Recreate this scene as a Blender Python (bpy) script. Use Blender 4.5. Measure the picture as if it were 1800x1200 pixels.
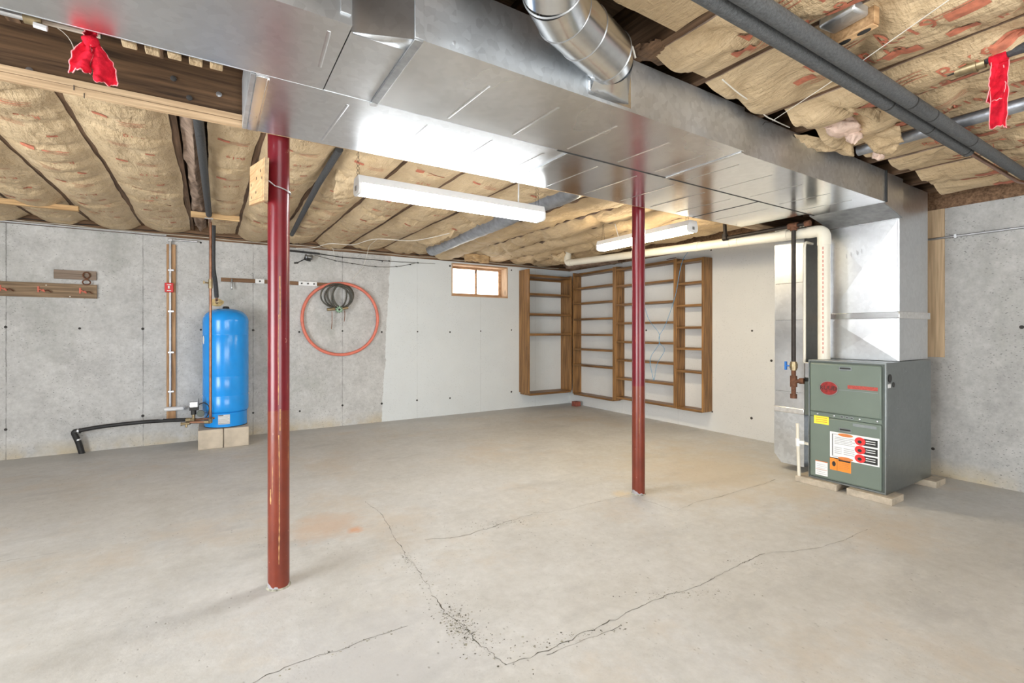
import bpy, bmesh, math, random
from mathutils import Vector, Matrix, noise

for o in list(bpy.data.objects):
    bpy.data.objects.remove(o, do_unlink=True)
S = bpy.context.scene
COL = S.collection
random.seed(7)

# ------------------------------------------------------------------ camera
CAM_H = 1.2
YAW = math.atan(530 / 840.0)
cd = bpy.data.cameras.new('camera')
cd.sensor_width = 36.0
cd.lens = 840 / 1800.0 * 36.0
cd.shift_y = -17 / 1800.0
cd.clip_start = 0.05
cam = bpy.data.objects.new('camera', cd)
cam.location = (0, 0, CAM_H)
cam.rotation_euler = (math.pi / 2, 0, -YAW)
COL.objects.link(cam)
S.camera = cam

# ------------------------------------------------------------------ world, light, exposure
W = bpy.data.worlds.new('world')
S.world = W
W.use_nodes = True
bg = W.node_tree.nodes['Background']
bg.inputs[0].default_value = (1.0, 0.95, 0.86, 1)
bg.inputs[1].default_value = 3.5
S.view_settings.view_transform = 'Standard'
S.view_settings.look = 'None'
S.view_settings.gamma = 1
S.view_settings.use_curve_mapping = False
S.view_settings.exposure = 0.55
TUBE1 = 22.0      # cool white fluorescent
TUBE2 = 36.0      # warm fluorescent


def area(name, loc, rot, sx, sy, energy, color):
    l = bpy.data.lights.new(name, 'AREA')
    l.shape = 'RECTANGLE'
    l.size = sx
    l.size_y = sy
    l.energy = energy
    l.color = color
    o = bpy.data.objects.new(name, l)
    o.location = loc
    o.rotation_euler = rot
    COL.objects.link(o)
    return o


# unseen fill lamps added in invented openings of the rear and left walls
area('fill_light_rear', (0.6, -3.15, 1.08), (math.radians(90), 0, 0), 3.4, 1.95, 82, (0.90, 0.955, 1.0))
area('fill_light_left', (-3.55, 1.2, 1.08), (math.radians(90), 0, math.radians(-90)), 2.6, 1.95, 150, (0.90, 0.955, 1.0))

# ------------------------------------------------------------------ pixel -> place helpers (photo frame 1800x1200)
_F = (math.sin(YAW), math.cos(YAW))
_R = (math.cos(YAW), -math.sin(YAW))


def _ray(px, py):
    u = (px - 900) / 840.0
    return (_F[0] + _R[0] * u, _F[1] + _R[1] * u, (583 - py) / 840.0)


def PZ(px, py, z):
    r = _ray(px, py)
    t = (z - CAM_H) / r[2]
    return Vector((r[0] * t, r[1] * t, z))


def PX(px, py, X):
    r = _ray(px, py)
    t = X / r[0]
    return Vector((X, r[1] * t, CAM_H + r[2] * t))


def PY(px, py, Y):
    r = _ray(px, py)
    t = Y / r[1]
    return Vector((r[0] * t, Y, CAM_H + r[2] * t))


# ------------------------------------------------------------------ room measures
YA, XB = 6.32, 5.14          # back wall, right wall
YR, XL = -3.2, -3.6          # rear and left walls (behind / beside the camera)
WT = 2.22                    # top of poured concrete
ZJ = 2.32                    # underside of joists
ZD = 2.10                    # underside of ductwork


# ------------------------------------------------------------------ materials
def nt(name):
    m = bpy.data.materials.new(name)
    m.use_nodes = True
    t = m.node_tree
    return m, t, t.nodes['Principled BSDF']


class N:
    """small node-graph helper"""

    def __init__(s, t):
        s.t = t
        s.n = t.nodes
        s.coord = s.n.new('ShaderNodeTexCoord').outputs['Object']

    def link(s, a, b):
        s.t.links.new(a, b)

    def inp(s, sock, v):
        if isinstance(v, (int, float, tuple, list)):
            if isinstance(v, (tuple, list)) and len(v) == 3 and sock.type == 'RGBA':
                v = (*v, 1)
            sock.default_value = v
        else:
            s.link(v, sock)

    def map(s, scale=(1, 1, 1), loc=(0, 0, 0), rot=(0, 0, 0), vec=None):
        n = s.n.new('ShaderNodeMapping')
        s.link(vec or s.coord, n.inputs['Vector'])
        n.inputs['Scale'].default_value = scale
        n.inputs['Location'].default_value = loc
        n.inputs['Rotation'].default_value = rot
        return n.outputs[0]

    def noise(s, scale, detail=4, rough=0.55, vec=None, dist=0.0):
        n = s.n.new('ShaderNodeTexNoise')
        s.link(vec or s.coord, n.inputs['Vector'])
        n.inputs['Scale'].default_value = scale
        n.inputs['Detail'].default_value = detail
        n.inputs['Roughness'].default_value = rough
        n.inputs['Distortion'].default_value = dist
        return n.outputs['Fac']

    def voro(s, scale, vec=None, feature='F1', rnd=1.0, out='Distance'):
        n = s.n.new('ShaderNodeTexVoronoi')
        n.feature = feature
        s.link(vec or s.coord, n.inputs['Vector'])
        n.inputs['Scale'].default_value = scale
        n.inputs['Randomness'].default_value = rnd
        return n.outputs[out]

    def ramp(s, fac, stops):
        n = s.n.new('ShaderNodeValToRGB')
        s.link(fac, n.inputs[0])
        e = n.color_ramp.elements
        while len(e) > len(stops):
            e.remove(e[-1])
        while len(e) < len(stops):
            e.new(0.5)
        for i, (p, c) in enumerate(stops):
            e[i].position = p
            if isinstance(c, (int, float)):
                c = (c, c, c)
            e[i].color = (*c[:3], 1)
        return n.outputs[0]

    def math(s, op, a, b=0.0, c=0.0, clamp=False):
        n = s.n.new('ShaderNodeMath')
        n.operation = op
        n.use_clamp = clamp
        s.inp(n.inputs[0], a)
        s.inp(n.inputs[1], b)
        s.inp(n.inputs[2], c)
        return n.outputs[0]

    def mix(s, fac, a, b, mode='MIX'):
        n = s.n.new('ShaderNodeMix')
        n.data_type = 'RGBA'
        n.blend_type = mode
        s.inp(n.inputs[0], fac)
        s.inp(n.inputs[6], a)
        s.inp(n.inputs[7], b)
        return n.outputs[2]

    def xyz(s, vec=None):
        n = s.n.new('ShaderNodeSeparateXYZ')
        s.link(vec or s.coord, n.inputs[0])
        return n.outputs

    def bump(s, h, strength=0.3, dist=0.01, normal=None):
        n = s.n.new('ShaderNodeBump')
        n.inputs['Strength'].default_value = strength
        n.inputs['Distance'].default_value = dist
        s.link(h, n.inputs['Height'])
        if normal:
            s.link(normal, n.inputs['Normal'])
        return n.outputs[0]


def simple(name, col, rough=0.5, metal=0.0, var=0.12, scale=12, bump=0.0, bscale=80, spec=0.5):
    m, t, p = nt(name)
    g = N(t)
    f = g.noise(scale, 4)
    a = tuple(max(0, c * (1 - var)) for c in col)
    b = tuple(min(1, c * (1 + var)) for c in col)
    g.link(g.ramp(f, [(0.3, a), (0.7, b)]), p.inputs['Base Color'])
    p.inputs['Roughness'].default_value = rough
    p.inputs['Metallic'].default_value = metal
    p.inputs['Specular IOR Level'].default_value = spec
    if bump:
        g.link(g.bump(g.noise(bscale, 3), bump, 0.004), p.inputs['Normal'])
    return m


def wood(name, dark, light, axis=0, rough=0.6, spec=0.3, knots=True, sc=1.0):
    m, t, p = nt(name)
    g = N(t)
    s = [14 * sc, 14 * sc, 14 * sc]
    s[axis] = 0.9 * sc
    v = g.map(tuple(s))
    f = g.noise(1.6, 6, 0.62, v, 0.8)
    s2 = [55 * sc, 55 * sc, 55 * sc]
    s2[axis] = 2.0 * sc
    f2 = g.noise(1.5, 3, 0.5, g.map(tuple(s2)))
    mid = tuple((a + b) / 2 for a, b in zip(dark, light))
    c = g.ramp(f, [(0.36, dark), (0.5, mid), (0.64, light)])
    c = g.mix(0.45, c, g.ramp(f2, [(0.36, tuple(x * 0.55 for x in dark)), (0.64, light)]))
    if knots:
        s3 = [5 * sc, 5 * sc, 5 * sc]
        s3[axis] = 1.8 * sc
        k = g.voro(1.0, g.map(tuple(s3)))
        c = g.mix(g.ramp(k, [(0.03, 0.85), (0.10, 0)]), c, tuple(x * 0.35 for x in dark))
    g.link(c, p.inputs['Base Color'])
    p.inputs['Roughness'].default_value = rough
    p.inputs['Specular IOR Level'].default_value = spec
    g.link(g.bump(f2, 0.15, 0.003), p.inputs['Normal'])
    return m


def concrete_wall(name, raw, paint, edge_axis, edge_fn, seams, seam_axis):
    """edge_fn(g, coordinate outputs) -> 0..1 mask of the painted area"""
    m, t, p = nt(name)
    g = N(t)
    x = g.xyz()
    big = g.noise(0.9, 5, 0.6)
    mid = g.noise(5.0, 6, 0.65)
    fine = g.noise(60, 4, 0.6)
    c = g.ramp(big, [(0.3, tuple(v * 0.80 for v in raw)), (0.55, raw), (0.75, tuple(min(1, v * 1.1) for v in raw))])
    c = g.mix(0.6, c, g.ramp(mid, [(0.32, tuple(v * 0.66 for v in raw)), (0.68, tuple(min(1, v * 1.18) for v in raw))]))
    c = g.mix(0.3, c, g.ramp(g.noise(26, 6, 0.75), [(0.35, tuple(v * 0.6 for v in raw)), (0.65, tuple(min(1, v * 1.25) for v in raw))]))
    c = g.mix(g.ramp(g.noise(1.7, 6, 0.7, g.map((1, 1, 0.5), (3, 1, 7))), [(0.52, 0), (0.70, 0.6)]), c, (raw[0] * 0.58, raw[1] * 0.60, raw[2] * 0.56))
    # warm efflorescence / dirt band at the very foot of the wall
    foot = g.math('MULTIPLY', g.ramp(x[2], [(0.02, 1), (0.16, 0)]), g.ramp(g.noise(3, 4), [(0.4, 0), (0.6, 0.75)]))
    c = g.mix(foot, c, (0.52, 0.44, 0.30))
    # small air-bubble pits
    pm = g.math('MULTIPLY', g.ramp(g.voro(22, g.map((1, 1, 1.6))), [(0.06, 1), (0.14, 0)]), g.ramp(g.noise(2.2, 3), [(0.42, 0), (0.55, 1)]))
    pm2 = g.math('MULTIPLY', g.ramp(g.voro(55, g.map((0.6, 0.6, 1.3))), [(0.10, 0.9), (0.22, 0)]), g.ramp(g.noise(3.2, 4, 0.6, g.map(loc=(5, 3, 1))), [(0.42, 0), (0.58, 1)]))
    pits = g.math('MAXIMUM', pm, pm2)
    if paint:
        mask = edge_fn(g, x)
        pc = g.ramp(g.noise(3, 5), [(0.3, tuple(v * 0.95 for v in paint)), (0.7, paint)])
        c = g.mix(mask, c, pc)
        pits = g.math('MULTIPLY', pits, g.math('SUBTRACT', 1.0, g.math('MULTIPLY', mask, 0.6)))
    c = g.mix(g.math('MULTIPLY', pits, 0.75), c, (0.10, 0.10, 0.095))
    # form-panel joints
    line = None
    wob = g.math('MULTIPLY', g.math('SUBTRACT', g.noise(7, 4, 0.7), 0.5), 0.016)
    co = g.math('ADD', x[seam_axis], wob)
    for sx in seams:
        d = g.math('ABSOLUTE', g.math('SUBTRACT', co, sx))
        l = g.math('LESS_THAN', d, 0.0045)
        line = l if line is None else g.math('MAXIMUM', line, l)
    if line is not None:
        k = 0.55 if not paint else g.math('MULTIPLY', g.math('SUBTRACT', 1.0, g.math('MULTIPLY', mask, 0.75)), 0.6)
        broken = g.ramp(g.noise(9, 3), [(0.35, 0.2), (0.55, 1)])
        c = g.mix(g.math('MULTIPLY', g.math('MULTIPLY', line, k), broken), c, (0.14, 0.135, 0.13))
    g.link(c, p.inputs['Base Color'])
    p.inputs['Roughness'].default_value = 0.85
    p.inputs['Specular IOR Level'].default_value = 0.25
    h = g.math('SUBTRACT', g.math('ADD', g.math('MULTIPLY', mid, 0.6), g.math('MULTIPLY', fine, 0.35)), g.math('MULTIPLY', pits, 0.6))
    g.link(g.bump(h, 0.35, 0.01), p.inputs['Normal'])
    return m


def galv(name, col=(0.66, 0.68, 0.70), rough=0.2, spangle=0.10, wave=0.05, dull=0.0, blot=0.15):
    m, t, p = nt(name)
    g = N(t)
    sp = g.voro(38, None, 'F1', 1.0, 'Color')
    lo = tuple(c * (1 - spangle) for c in col)
    c = g.ramp(sp, [(0.1, lo), (0.9, tuple(min(1, v * (1 + spangle)) for v in col))])
    big = g.noise(1.6, 5, 0.6)
    c = g.mix(blot, c, g.ramp(big, [(0.3, tuple(v * (0.72 - dull) for v in col)), (0.7, col)]))
    g.link(c, p.inputs['Base Color'])
    p.inputs['Metallic'].default_value = 1.0
    r = g.ramp(g.noise(2.5, 2, 0.5), [(0.3, rough * 0.85), (0.7, rough * 1.2)])
    g.link(r, p.inputs['Roughness'])
    w = g.noise(2.4, 2, 0.4)
    b1 = g.bump(w, wave * 4, 0.02)
    g.link(b1, p.inputs['Normal'])
    return m


def emit(name, col, strength):
    m, t, p = nt(name)
    p.inputs['Base Color'].default_value = (1, 1, 1, 1)
    p.inputs['Emission Color'].default_value = (*col, 1)
    p.inputs['Emission Strength'].default_value = strength
    p.inputs['Roughness'].default_value = 0.4
    return m


def floor_mat():
    m, t, p = nt('painted_concrete_floor')
    g = N(t)
    base = (0.56, 0.55, 0.525)
    big = g.noise(0.7, 6, 0.62)
    mid = g.noise(3.0, 7, 0.66)
    fine = g.noise(40, 4, 0.6)
    c = g.ramp(big, [(0.34, (0.53, 0.51, 0.465)), (0.48, (0.60, 0.59, 0.56)), (0.62, (0.62, 0.63, 0.635))])
    c = g.mix(0.45, c, g.ramp(mid, [(0.33, (0.44, 0.43, 0.40)), (0.67, (0.68, 0.68, 0.675))]))
    c = g.mix(0.2, c, g.ramp(g.noise(17, 6, 0.75), [(0.35, (0.36, 0.35, 0.33)), (0.65, (0.74, 0.74, 0.73))]))
    # warm worn patches where the grey paint has gone
    warm = g.ramp(g.noise(1.1, 6, 0.7, g.map(loc=(4.2, 1.7, 0))), [(0.52, 0), (0.70, 0.55)])
    c = g.mix(warm, c, (0.58, 0.49, 0.385))
    white = g.ramp(g.noise(1.6, 8, 0.75, g.map((1.0, 2.6, 1), (1.2, 8.1, 0))), [(0.63, 0), (0.71, 0.6)])
    c = g.mix(white, c, (0.70, 0.68, 0.63))
    grey = g.ramp(g.noise(1.2, 6, 0.7, g.map((1, 2.2, 1), (9.2, 2.1, 0))), [(0.56, 0), (0.70, 0.5)])
    c = g.mix(grey, c, (0.40, 0.40, 0.395))

    def blob(pt, r, col, k, n=6):
        nonlocal c
        v = g.map(loc=(-pt.x, -pt.y, 0))
        ln = g.n.new('ShaderNodeVectorMath')
        ln.operation = 'LENGTH'
        g.link(v, ln.inputs[0])
        d = g.math('ADD', ln.outputs['Value'], g.math('MULTIPLY', g.math('SUBTRACT', g.noise(n, 5, 0.7), 0.5), r * 1.6))
        c = g.mix(g.ramp(g.math('DIVIDE', d, r), [(0.25, k), (1.0, 0)]), c, col)
    blob(PZ(624, 931, 0), 0.06, (0.62, 0.30, 0.15), 0.75, 14)
    blob(PZ(570, 925, 0), 0.28, (0.58, 0.40, 0.27), 0.55)
    blob(PZ(1250, 830, 0), 1.0, (0.60, 0.50, 0.36), 0.55, 3)
    blob(PZ(1095, 868, 0), 0.10, (0.66, 0.55, 0.38), 0.7, 14)
    blob(PZ(640, 1180, 0), 0.5, (0.52, 0.52, 0.53), 0.6)
    blob(PZ(330, 780, 0), 0.35, (0.30, 0.30, 0.29), 0.6)
    blob(PZ(820, 748, 0), 0.30, (0.72, 0.70, 0.66), 0.5, 9)
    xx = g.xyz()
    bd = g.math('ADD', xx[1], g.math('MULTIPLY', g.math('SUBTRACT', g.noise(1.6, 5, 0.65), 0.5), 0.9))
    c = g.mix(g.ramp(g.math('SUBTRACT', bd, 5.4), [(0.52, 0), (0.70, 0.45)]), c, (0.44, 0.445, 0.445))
    # specks and scuffs
    sm = g.math('MULTIPLY', g.ramp(g.voro(26, g.map((1, 0.7, 1))), [(0.06, 1), (0.13, 0)]), g.ramp(g.noise(1.9, 4, 0.6), [(0.44, 0), (0.58, 0.9)]))
    sm2 = g.math('MULTIPLY', g.ramp(g.noise(70, 5, 0.75), [(0.58, 0), (0.66, 0.8)]), g.ramp(g.noise(2.6, 5, 0.7, g.map(loc=(2, 6, 0))), [(0.46, 0), (0.62, 1)]))
    specks = g.math('MAXIMUM', sm, sm2)
    c = g.mix(g.math('MULTIPLY', specks, 0.6), c, (0.17, 0.16, 0.14))
    g.link(c, p.inputs['Base Color'])
    g.link(g.ramp(mid, [(0.3, 0.45), (0.7, 0.68)]), p.inputs['Roughness'])
    p.inputs['Specular IOR Level'].default_value = 0.35
    h = g.math('ADD', g.math('MULTIPLY', mid, 0.6), g.math('SUBTRACT', g.math('MULTIPLY', fine, 0.25), g.math('MULTIPLY', specks, 0.3)))
    g.link(g.bump(h, 0.25, 0.012), p.inputs['Normal'])
    return m


def kraft_mat():
    m, t, p = nt('kraft_paper_facing')
    g = N(t)
    c = g.ramp(g.noise(2.2, 5, 0.6), [(0.3, (0.50, 0.36, 0.205)), (0.7, (0.66, 0.505, 0.31))])
    c = g.mix(0.35, c, g.ramp(g.noise(14, 5, 0.7, g.map((1, 0.3, 1))), [(0.3, (0.42, 0.30, 0.18)), (0.7, (0.74, 0.60, 0.42))]))
    # faint red print lines running with the batt
    g.link(c, p.inputs['Base Color'])
    p.inputs['Roughness'].default_value = 0.62
    p.inputs['Specular IOR Level'].default_value = 0.3
    crease = g.noise(7, 5, 0.6, g.map((2.4, 0.8, 1), rot=(0, 0, 0.5)), 0.25)
    crease2 = g.noise(16, 4, 0.6, g.map((1, 2.6, 1), rot=(0, 0, -0.35)), 0.2)
    h = g.math('ADD', g.math('MULTIPLY', crease, 0.8), g.math('MULTIPLY', crease2, 0.35))
    g.link(g.bump(h, 0.75, 0.04), p.inputs['Normal'])
    return m


def post_mat(name, split):
    m, t, p = nt(name)
    g = N(t)
    x = g.xyz()
    wz = g.math('ADD', x[2], g.math('MULTIPLY', g.math('SUBTRACT', g.noise(12, 3), 0.5), 0.03))
    red = g.ramp(g.noise(5, 4), [(0.3, (0.105, 0.004, 0.010)), (0.7, (0.175, 0.009, 0.016))])
    org = g.ramp(g.noise(6, 5, 0.65), [(0.3, (0.125, 0.021, 0.010)), (0.7, (0.195, 0.034, 0.016))])
    c = g.mix(g.math('LESS_THAN', wz, split), red, org)
    # long runs and scratches down to primer
    sc = g.noise(1.0, 5, 0.7, g.map((46, 46, 2.2)), 0.4)
    c = g.mix(g.ramp(sc, [(0.66, 0), (0.70, 0.75)]), c, (0.50, 0.27, 0.10))
    chip = g.math('MULTIPLY', g.ramp(g.noise(22, 5, 0.7), [(0.66, 0), (0.70, 0.8)]), 1.0)
    c = g.mix(chip, c, (0.45, 0.22, 0.17))
    # grey floor paint lapped up the foot
    foot = g.math('LESS_THAN', g.math('ADD', x[2], g.math('MULTIPLY', g.math('SUBTRACT', g.noise(11, 4), 0.5), 0.12)), 0.018)
    c = g.mix(g.math('MULTIPLY', foot, 0.85), c, (0.36, 0.37, 0.40))
    g.link(c, p.inputs['Base Color'])
    p.inputs['Roughness'].default_value = 0.28
    g.link(g.bump(g.noise(14, 4), 0.12, 0.006), p.inputs['Normal'])
    return m


def paint_A(g, x):
    e = g.math('ADD', x[0], g.math('MULTIPLY', g.math('SUBTRACT', g.noise(3.2, 6, 0.7), 0.5), 0.10))
    e = g.math('SUBTRACT', e, g.math('MULTIPLY', x[2], 0.055))
    return g.math('GREATER_THAN', e, 1.93)


def paint_B(g, x):
    e = g.math('ADD', x[1], g.math('MULTIPLY', g.math('SUBTRACT', g.noise(3.2, 6, 0.7), 0.5), 0.10))
    return g.math('GREATER_THAN', e, 1.95)


RAW = (0.56, 0.56, 0.555)
PAINT = (0.69, 0.725, 0.74)
MT = {}
MT['wallA'] = concrete_wall('poured_concrete_part_painted', RAW, PAINT, 0, paint_A, (-2.62, -1.62, -0.60, 0.42, 1.426, 2.43, 3.43, 4.43), 0)
MT['wallB'] = concrete_wall('poured_concrete_right', (0.47, 0.465, 0.455), (0.70, 0.70, 0.69), 1, paint_B, (4.1, 5.1), 1)
MT['wallC'] = concrete_wall('poured_concrete_rear', RAW, None, 0, None, (-2, -1, 0, 1, 2, 3), 0)
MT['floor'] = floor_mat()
MT['kraft'] = kraft_mat()
MT['print'] = simple('red_print_ink', (0.47, 0.155, 0.09), 0.7, var=0.3, scale=40)
MT['galv'] = galv('galvanized_duct_steel', (0.74, 0.76, 0.785), 0.33, 0.05, 0.03)
MT['galv_mid'] = galv('galvanized_satin_steel', (0.78, 0.79, 0.80), 0.24, 0.05, 0.03)
MT['galv_clear'] = galv('galvanized_smooth_steel', (0.80, 0.81, 0.82), 0.17, 0.05, 0.03)
MT['galv_plenum'] = galv('galvanized_plenum_steel', (0.74, 0.76, 0.785), 0.34, 0.05, 0.02)
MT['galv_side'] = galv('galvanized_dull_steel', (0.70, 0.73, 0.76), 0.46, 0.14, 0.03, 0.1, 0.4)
MT['galv_bright'] = galv('galvanized_bright_steel', (0.70, 0.72, 0.74), 0.24, 0.06, 0.03)
MT['galv_dark'] = simple('zinc_cleat', (0.33, 0.34, 0.35), 0.42, 0.9, 0.2, 20)
MT['gap'] = simple('dark_joint', (0.03, 0.03, 0.03), 0.8)
MT['foil'] = simple('foil_tape', (0.80, 0.80, 0.80), 0.35, 0.85, 0.12, 30, 0.5, 60)
MT['post1'] = post_mat('red_over_orange_paint_a', 0.83)
MT['post2'] = post_mat('red_over_orange_paint_b', 0.80)
MT['worn'] = simple('worn_primer', (0.42, 0.22, 0.09), 0.7, 0, 0.4, 40)
MT['beam'] = wood('dark_weathered_beam', (0.016, 0.009, 0.006), (0.17, 0.095, 0.048), 0, 0.75, sc=0.8)
MT['plate'] = wood('pale_plate_lumber', (0.46, 0.30, 0.17), (0.66, 0.48, 0.30), 0, 0.7)
MT['joist'] = wood('joist_lumber', (0.075, 0.042, 0.024), (0.21, 0.125, 0.072), 1, 0.75)
MT['block'] = wood('blocking_lumber', (0.46, 0.27, 0.12), (0.70, 0.48, 0.25), 0, 0.7)
MT['sill'] = wood('brown_sill_lumber', (0.12, 0.065, 0.035), (0.32, 0.19, 0.11), 0, 0.75)
MT['subfloor'] = wood('subfloor_boards', (0.20, 0.13, 0.08), (0.38, 0.26, 0.16), 0, 0.8)
MT['shelf_h'] = wood('stained_shelf_x', (0.085, 0.038, 0.012), (0.35, 0.18, 0.062), 0, 0.42, 0.5)
MT['shelf_y'] = wood('stained_shelf_y', (0.085, 0.038, 0.012), (0.35, 0.18, 0.062), 1, 0.42, 0.5)
MT['shelf_v'] = wood('stained_shelf_upright', (0.115, 0.05, 0.014), (0.42, 0.215, 0.072), 2, 0.42, 0.5)
MT['rackwood'] = wood('weathered_rack_board', (0.15, 0.10, 0.062), (0.38, 0.27, 0.17), 0, 0.75)
MT['greywood'] = wood('grey_brown_board', (0.17, 0.13, 0.10), (0.31, 0.24, 0.19), 0, 0.8)
MT['strip'] = wood('backing_strip_lumber', (0.34, 0.18, 0.08), (0.58, 0.36, 0.20), 2, 0.7)
MT['plywood'] = wood('pale_plywood', (0.62, 0.36, 0.17), (0.78, 0.52, 0.29), 1, 0.6, knots=False)
MT['plyedge'] = simple('plywood_edge', (0.42, 0.30, 0.18), 0.8, var=0.3, scale=60)
MT['tanboard'] = wood('tan_hardboard', (0.55, 0.39, 0.24), (0.66, 0.50, 0.33), 2, 0.7, knots=False)
MT['winwood'] = wood('window_frame_wood', (0.40, 0.22, 0.11), (0.66, 0.43, 0.26), 0, 0.6)
MT['winjamb'] = wood('window_jamb_wood', (0.48, 0.32, 0.20), (0.72, 0.54, 0.38), 2, 0.6)
MT['tank'] = simple('blue_tank_enamel', (0.014, 0.315, 0.88), 0.22, 0, 0.05, 6)
MT['black'] = simple('black_rubber', (0.018, 0.018, 0.019), 0.5, 0, 0.3, 20)
MT['foam'] = simple('grey_foam_insulation', (0.085, 0.09, 0.095), 0.62, 0, 0.35, 120, 0.8, 160)
MT['foamdark'] = simple('dark_foam_insulation', (0.05, 0.052, 0.056), 0.7, 0, 0.3, 100, 0.5, 160)
MT['copper'] = simple('aged_copper', (0.30, 0.155, 0.10), 0.38, 0.8, 0.3, 14)
MT['brass'] = simple('aged_brass', (0.34, 0.27, 0.16), 0.42, 0.8, 0.3, 30)
MT['rust'] = simple('rusty_iron', (0.15, 0.065, 0.035), 0.75, 0.3, 0.4, 40, 0.4)
MT['iron'] = simple('black_iron_pipe', (0.030, 0.024, 0.021), 0.5, 0.5, 0.35, 25)
MT['zinc'] = simple('zinc_conduit', (0.55, 0.56, 0.58), 0.33, 0.85, 0.15, 20)
MT['pvc'] = simple('white_pvc', (0.72, 0.68, 0.58), 0.35, 0, 0.05, 6)
MT['pvc_red'] = simple('pvc_print', (0.55, 0.16, 0.12), 0.5, 0, 0.3, 60)
MT['white'] = simple('white_enamel', (0.80, 0.81, 0.82), 0.4, 0, 0.04, 8)
MT['red'] = simple('red_plastic', (0.62, 0.018, 0.022), 0.4, 0, 0.1, 15)
MT['cloth'] = simple('red_cloth', (0.55, 0.014, 0.032), 0.9, 0, 0.30, 35, 0.7, 90, 0.1)
MT['clothedge'] = simple('frayed_cloth_edge', (0.85, 0.32, 0.34), 0.9, 0, 0.2, 60)
MT['hose'] = simple('red_hose', (0.70, 0.19, 0.13), 0.5, 0, 0.12, 12)
MT['cord'] = simple('olive_black_cord', (0.075, 0.072, 0.058), 0.55, 0, 0.3, 30)
MT['bronze'] = simple('green_brass', (0.25, 0.38, 0.27), 0.45, 0.4, 0.4, 60)
MT['furn_green'] = simple('furnace_green_enamel', (0.155, 0.195, 0.165), 0.38, 0.0, 0.05, 5)
MT['furn_trim'] = simple('furnace_dark_trim', (0.10, 0.12, 0.105), 0.45, 0, 0.1, 8)
MT['furn_side'] = galv('furnace_cabinet_steel', (0.31, 0.34, 0.345), 0.36, 0.05, 0.02)
MT['paver'] = simple('concrete_paver', (0.45, 0.39, 0.31), 0.9, 0, 0.22, 18, 0.6, 60)
MT['cblock'] = simple('concrete_block', (0.53, 0.46, 0.37), 0.9, 0, 0.18, 7, 0.5, 60)
MT['brick'] = simple('red_brick', (0.26, 0.075, 0.05), 0.85, 0, 0.35, 20, 0.6, 60)
MT['yellow'] = simple('yellow_sticker', (0.86, 0.78, 0.06), 0.5, 0, 0.04)
MT['orange'] = simple('orange_sticker', (0.90, 0.27, 0.03), 0.5, 0, 0.04)
MT['brownoval'] = simple('orange_brown_print', (0.62, 0.20, 0.05), 0.5)
MT['paper'] = simple('white_sticker', (0.80, 0.81, 0.82), 0.5, 0, 0.03)
MT['ink'] = simple('black_ink', (0.02, 0.02, 0.02), 0.5)
MT['greyink'] = simple('grey_print', (0.42, 0.43, 0.45), 0.6)
MT['badge'] = simple('badge_red', (0.26, 0.022, 0.02), 0.35, 0, 0.5, 30)
MT['badgerim'] = simple('badge_rim', (0.30, 0.28, 0.27), 0.35, 0.6)
MT['redstrip'] = simple('red_strip_print', (0.42, 0.06, 0.045), 0.5, 0, 0.3, 80)
MT['redoval'] = simple('red_oval_print', (0.78, 0.03, 0.03), 0.5)
MT['bluehandle'] = simple('blue_valve_handle', (0.02, 0.15, 0.50), 0.4)
MT['bluecord'] = simple('blue_cord', (0.10, 0.33, 0.55), 0.5)
MT['wire'] = simple('pale_wire', (0.55, 0.50, 0.42), 0.6)
MT['string'] = simple('white_string', (0.80, 0.77, 0.70), 0.8)
MT['fiberglass'] = simple('pink_fiberglass', (0.74, 0.56, 0.47), 0.95, 0, 0.22, 14, 0.9, 50, 0.05)
MT['fiberdark'] = simple('dusty_fiberglass', (0.30, 0.22, 0.17), 0.95, 0, 0.4, 14, 0.9, 40, 0.05)
MT['silverduct'] = simple('dusty_silver_duct', (0.36, 0.38, 0.42), 0.42, 0.75, 0.25, 14, 0.6, 40)
MT['crack'] = simple('crack_dirt', (0.11, 0.105, 0.085), 0.95, 0, 0.4, 50)
MT['spall'] = simple('spalled_concrete', (0.33, 0.32, 0.26), 0.95, 0, 0.65, 42, 0.9, 70)
MT['tie'] = simple('tie_hole', (0.045, 0.042, 0.04), 0.95)
MT['foamyellow'] = simple('expanding_foam', (0.60, 0.46, 0.22), 0.9, 0, 0.3, 30)
MT['tube1'] = emit('fluorescent_cool', (0.95, 0.98, 1.0), TUBE1)
MT['tube2'] = emit('fluorescent_warm', (1.0, 0.84, 0.58), TUBE2)
MT['orangewood'] = wood('receptacle_plate', (0.36, 0.20, 0.09), (0.56, 0.36, 0.19), 0, 0.7)
m_, t_, p_ = nt('window_glass')
p_.inputs['Base Color'].default_value = (1, 1, 1, 1)
p_.inputs['Roughness'].default_value = 0.02
p_.inputs['Transmission Weight'].default_value = 1.0
p_.inputs['IOR'].default_value = 1.05
MT['glass'] = m_


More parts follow.
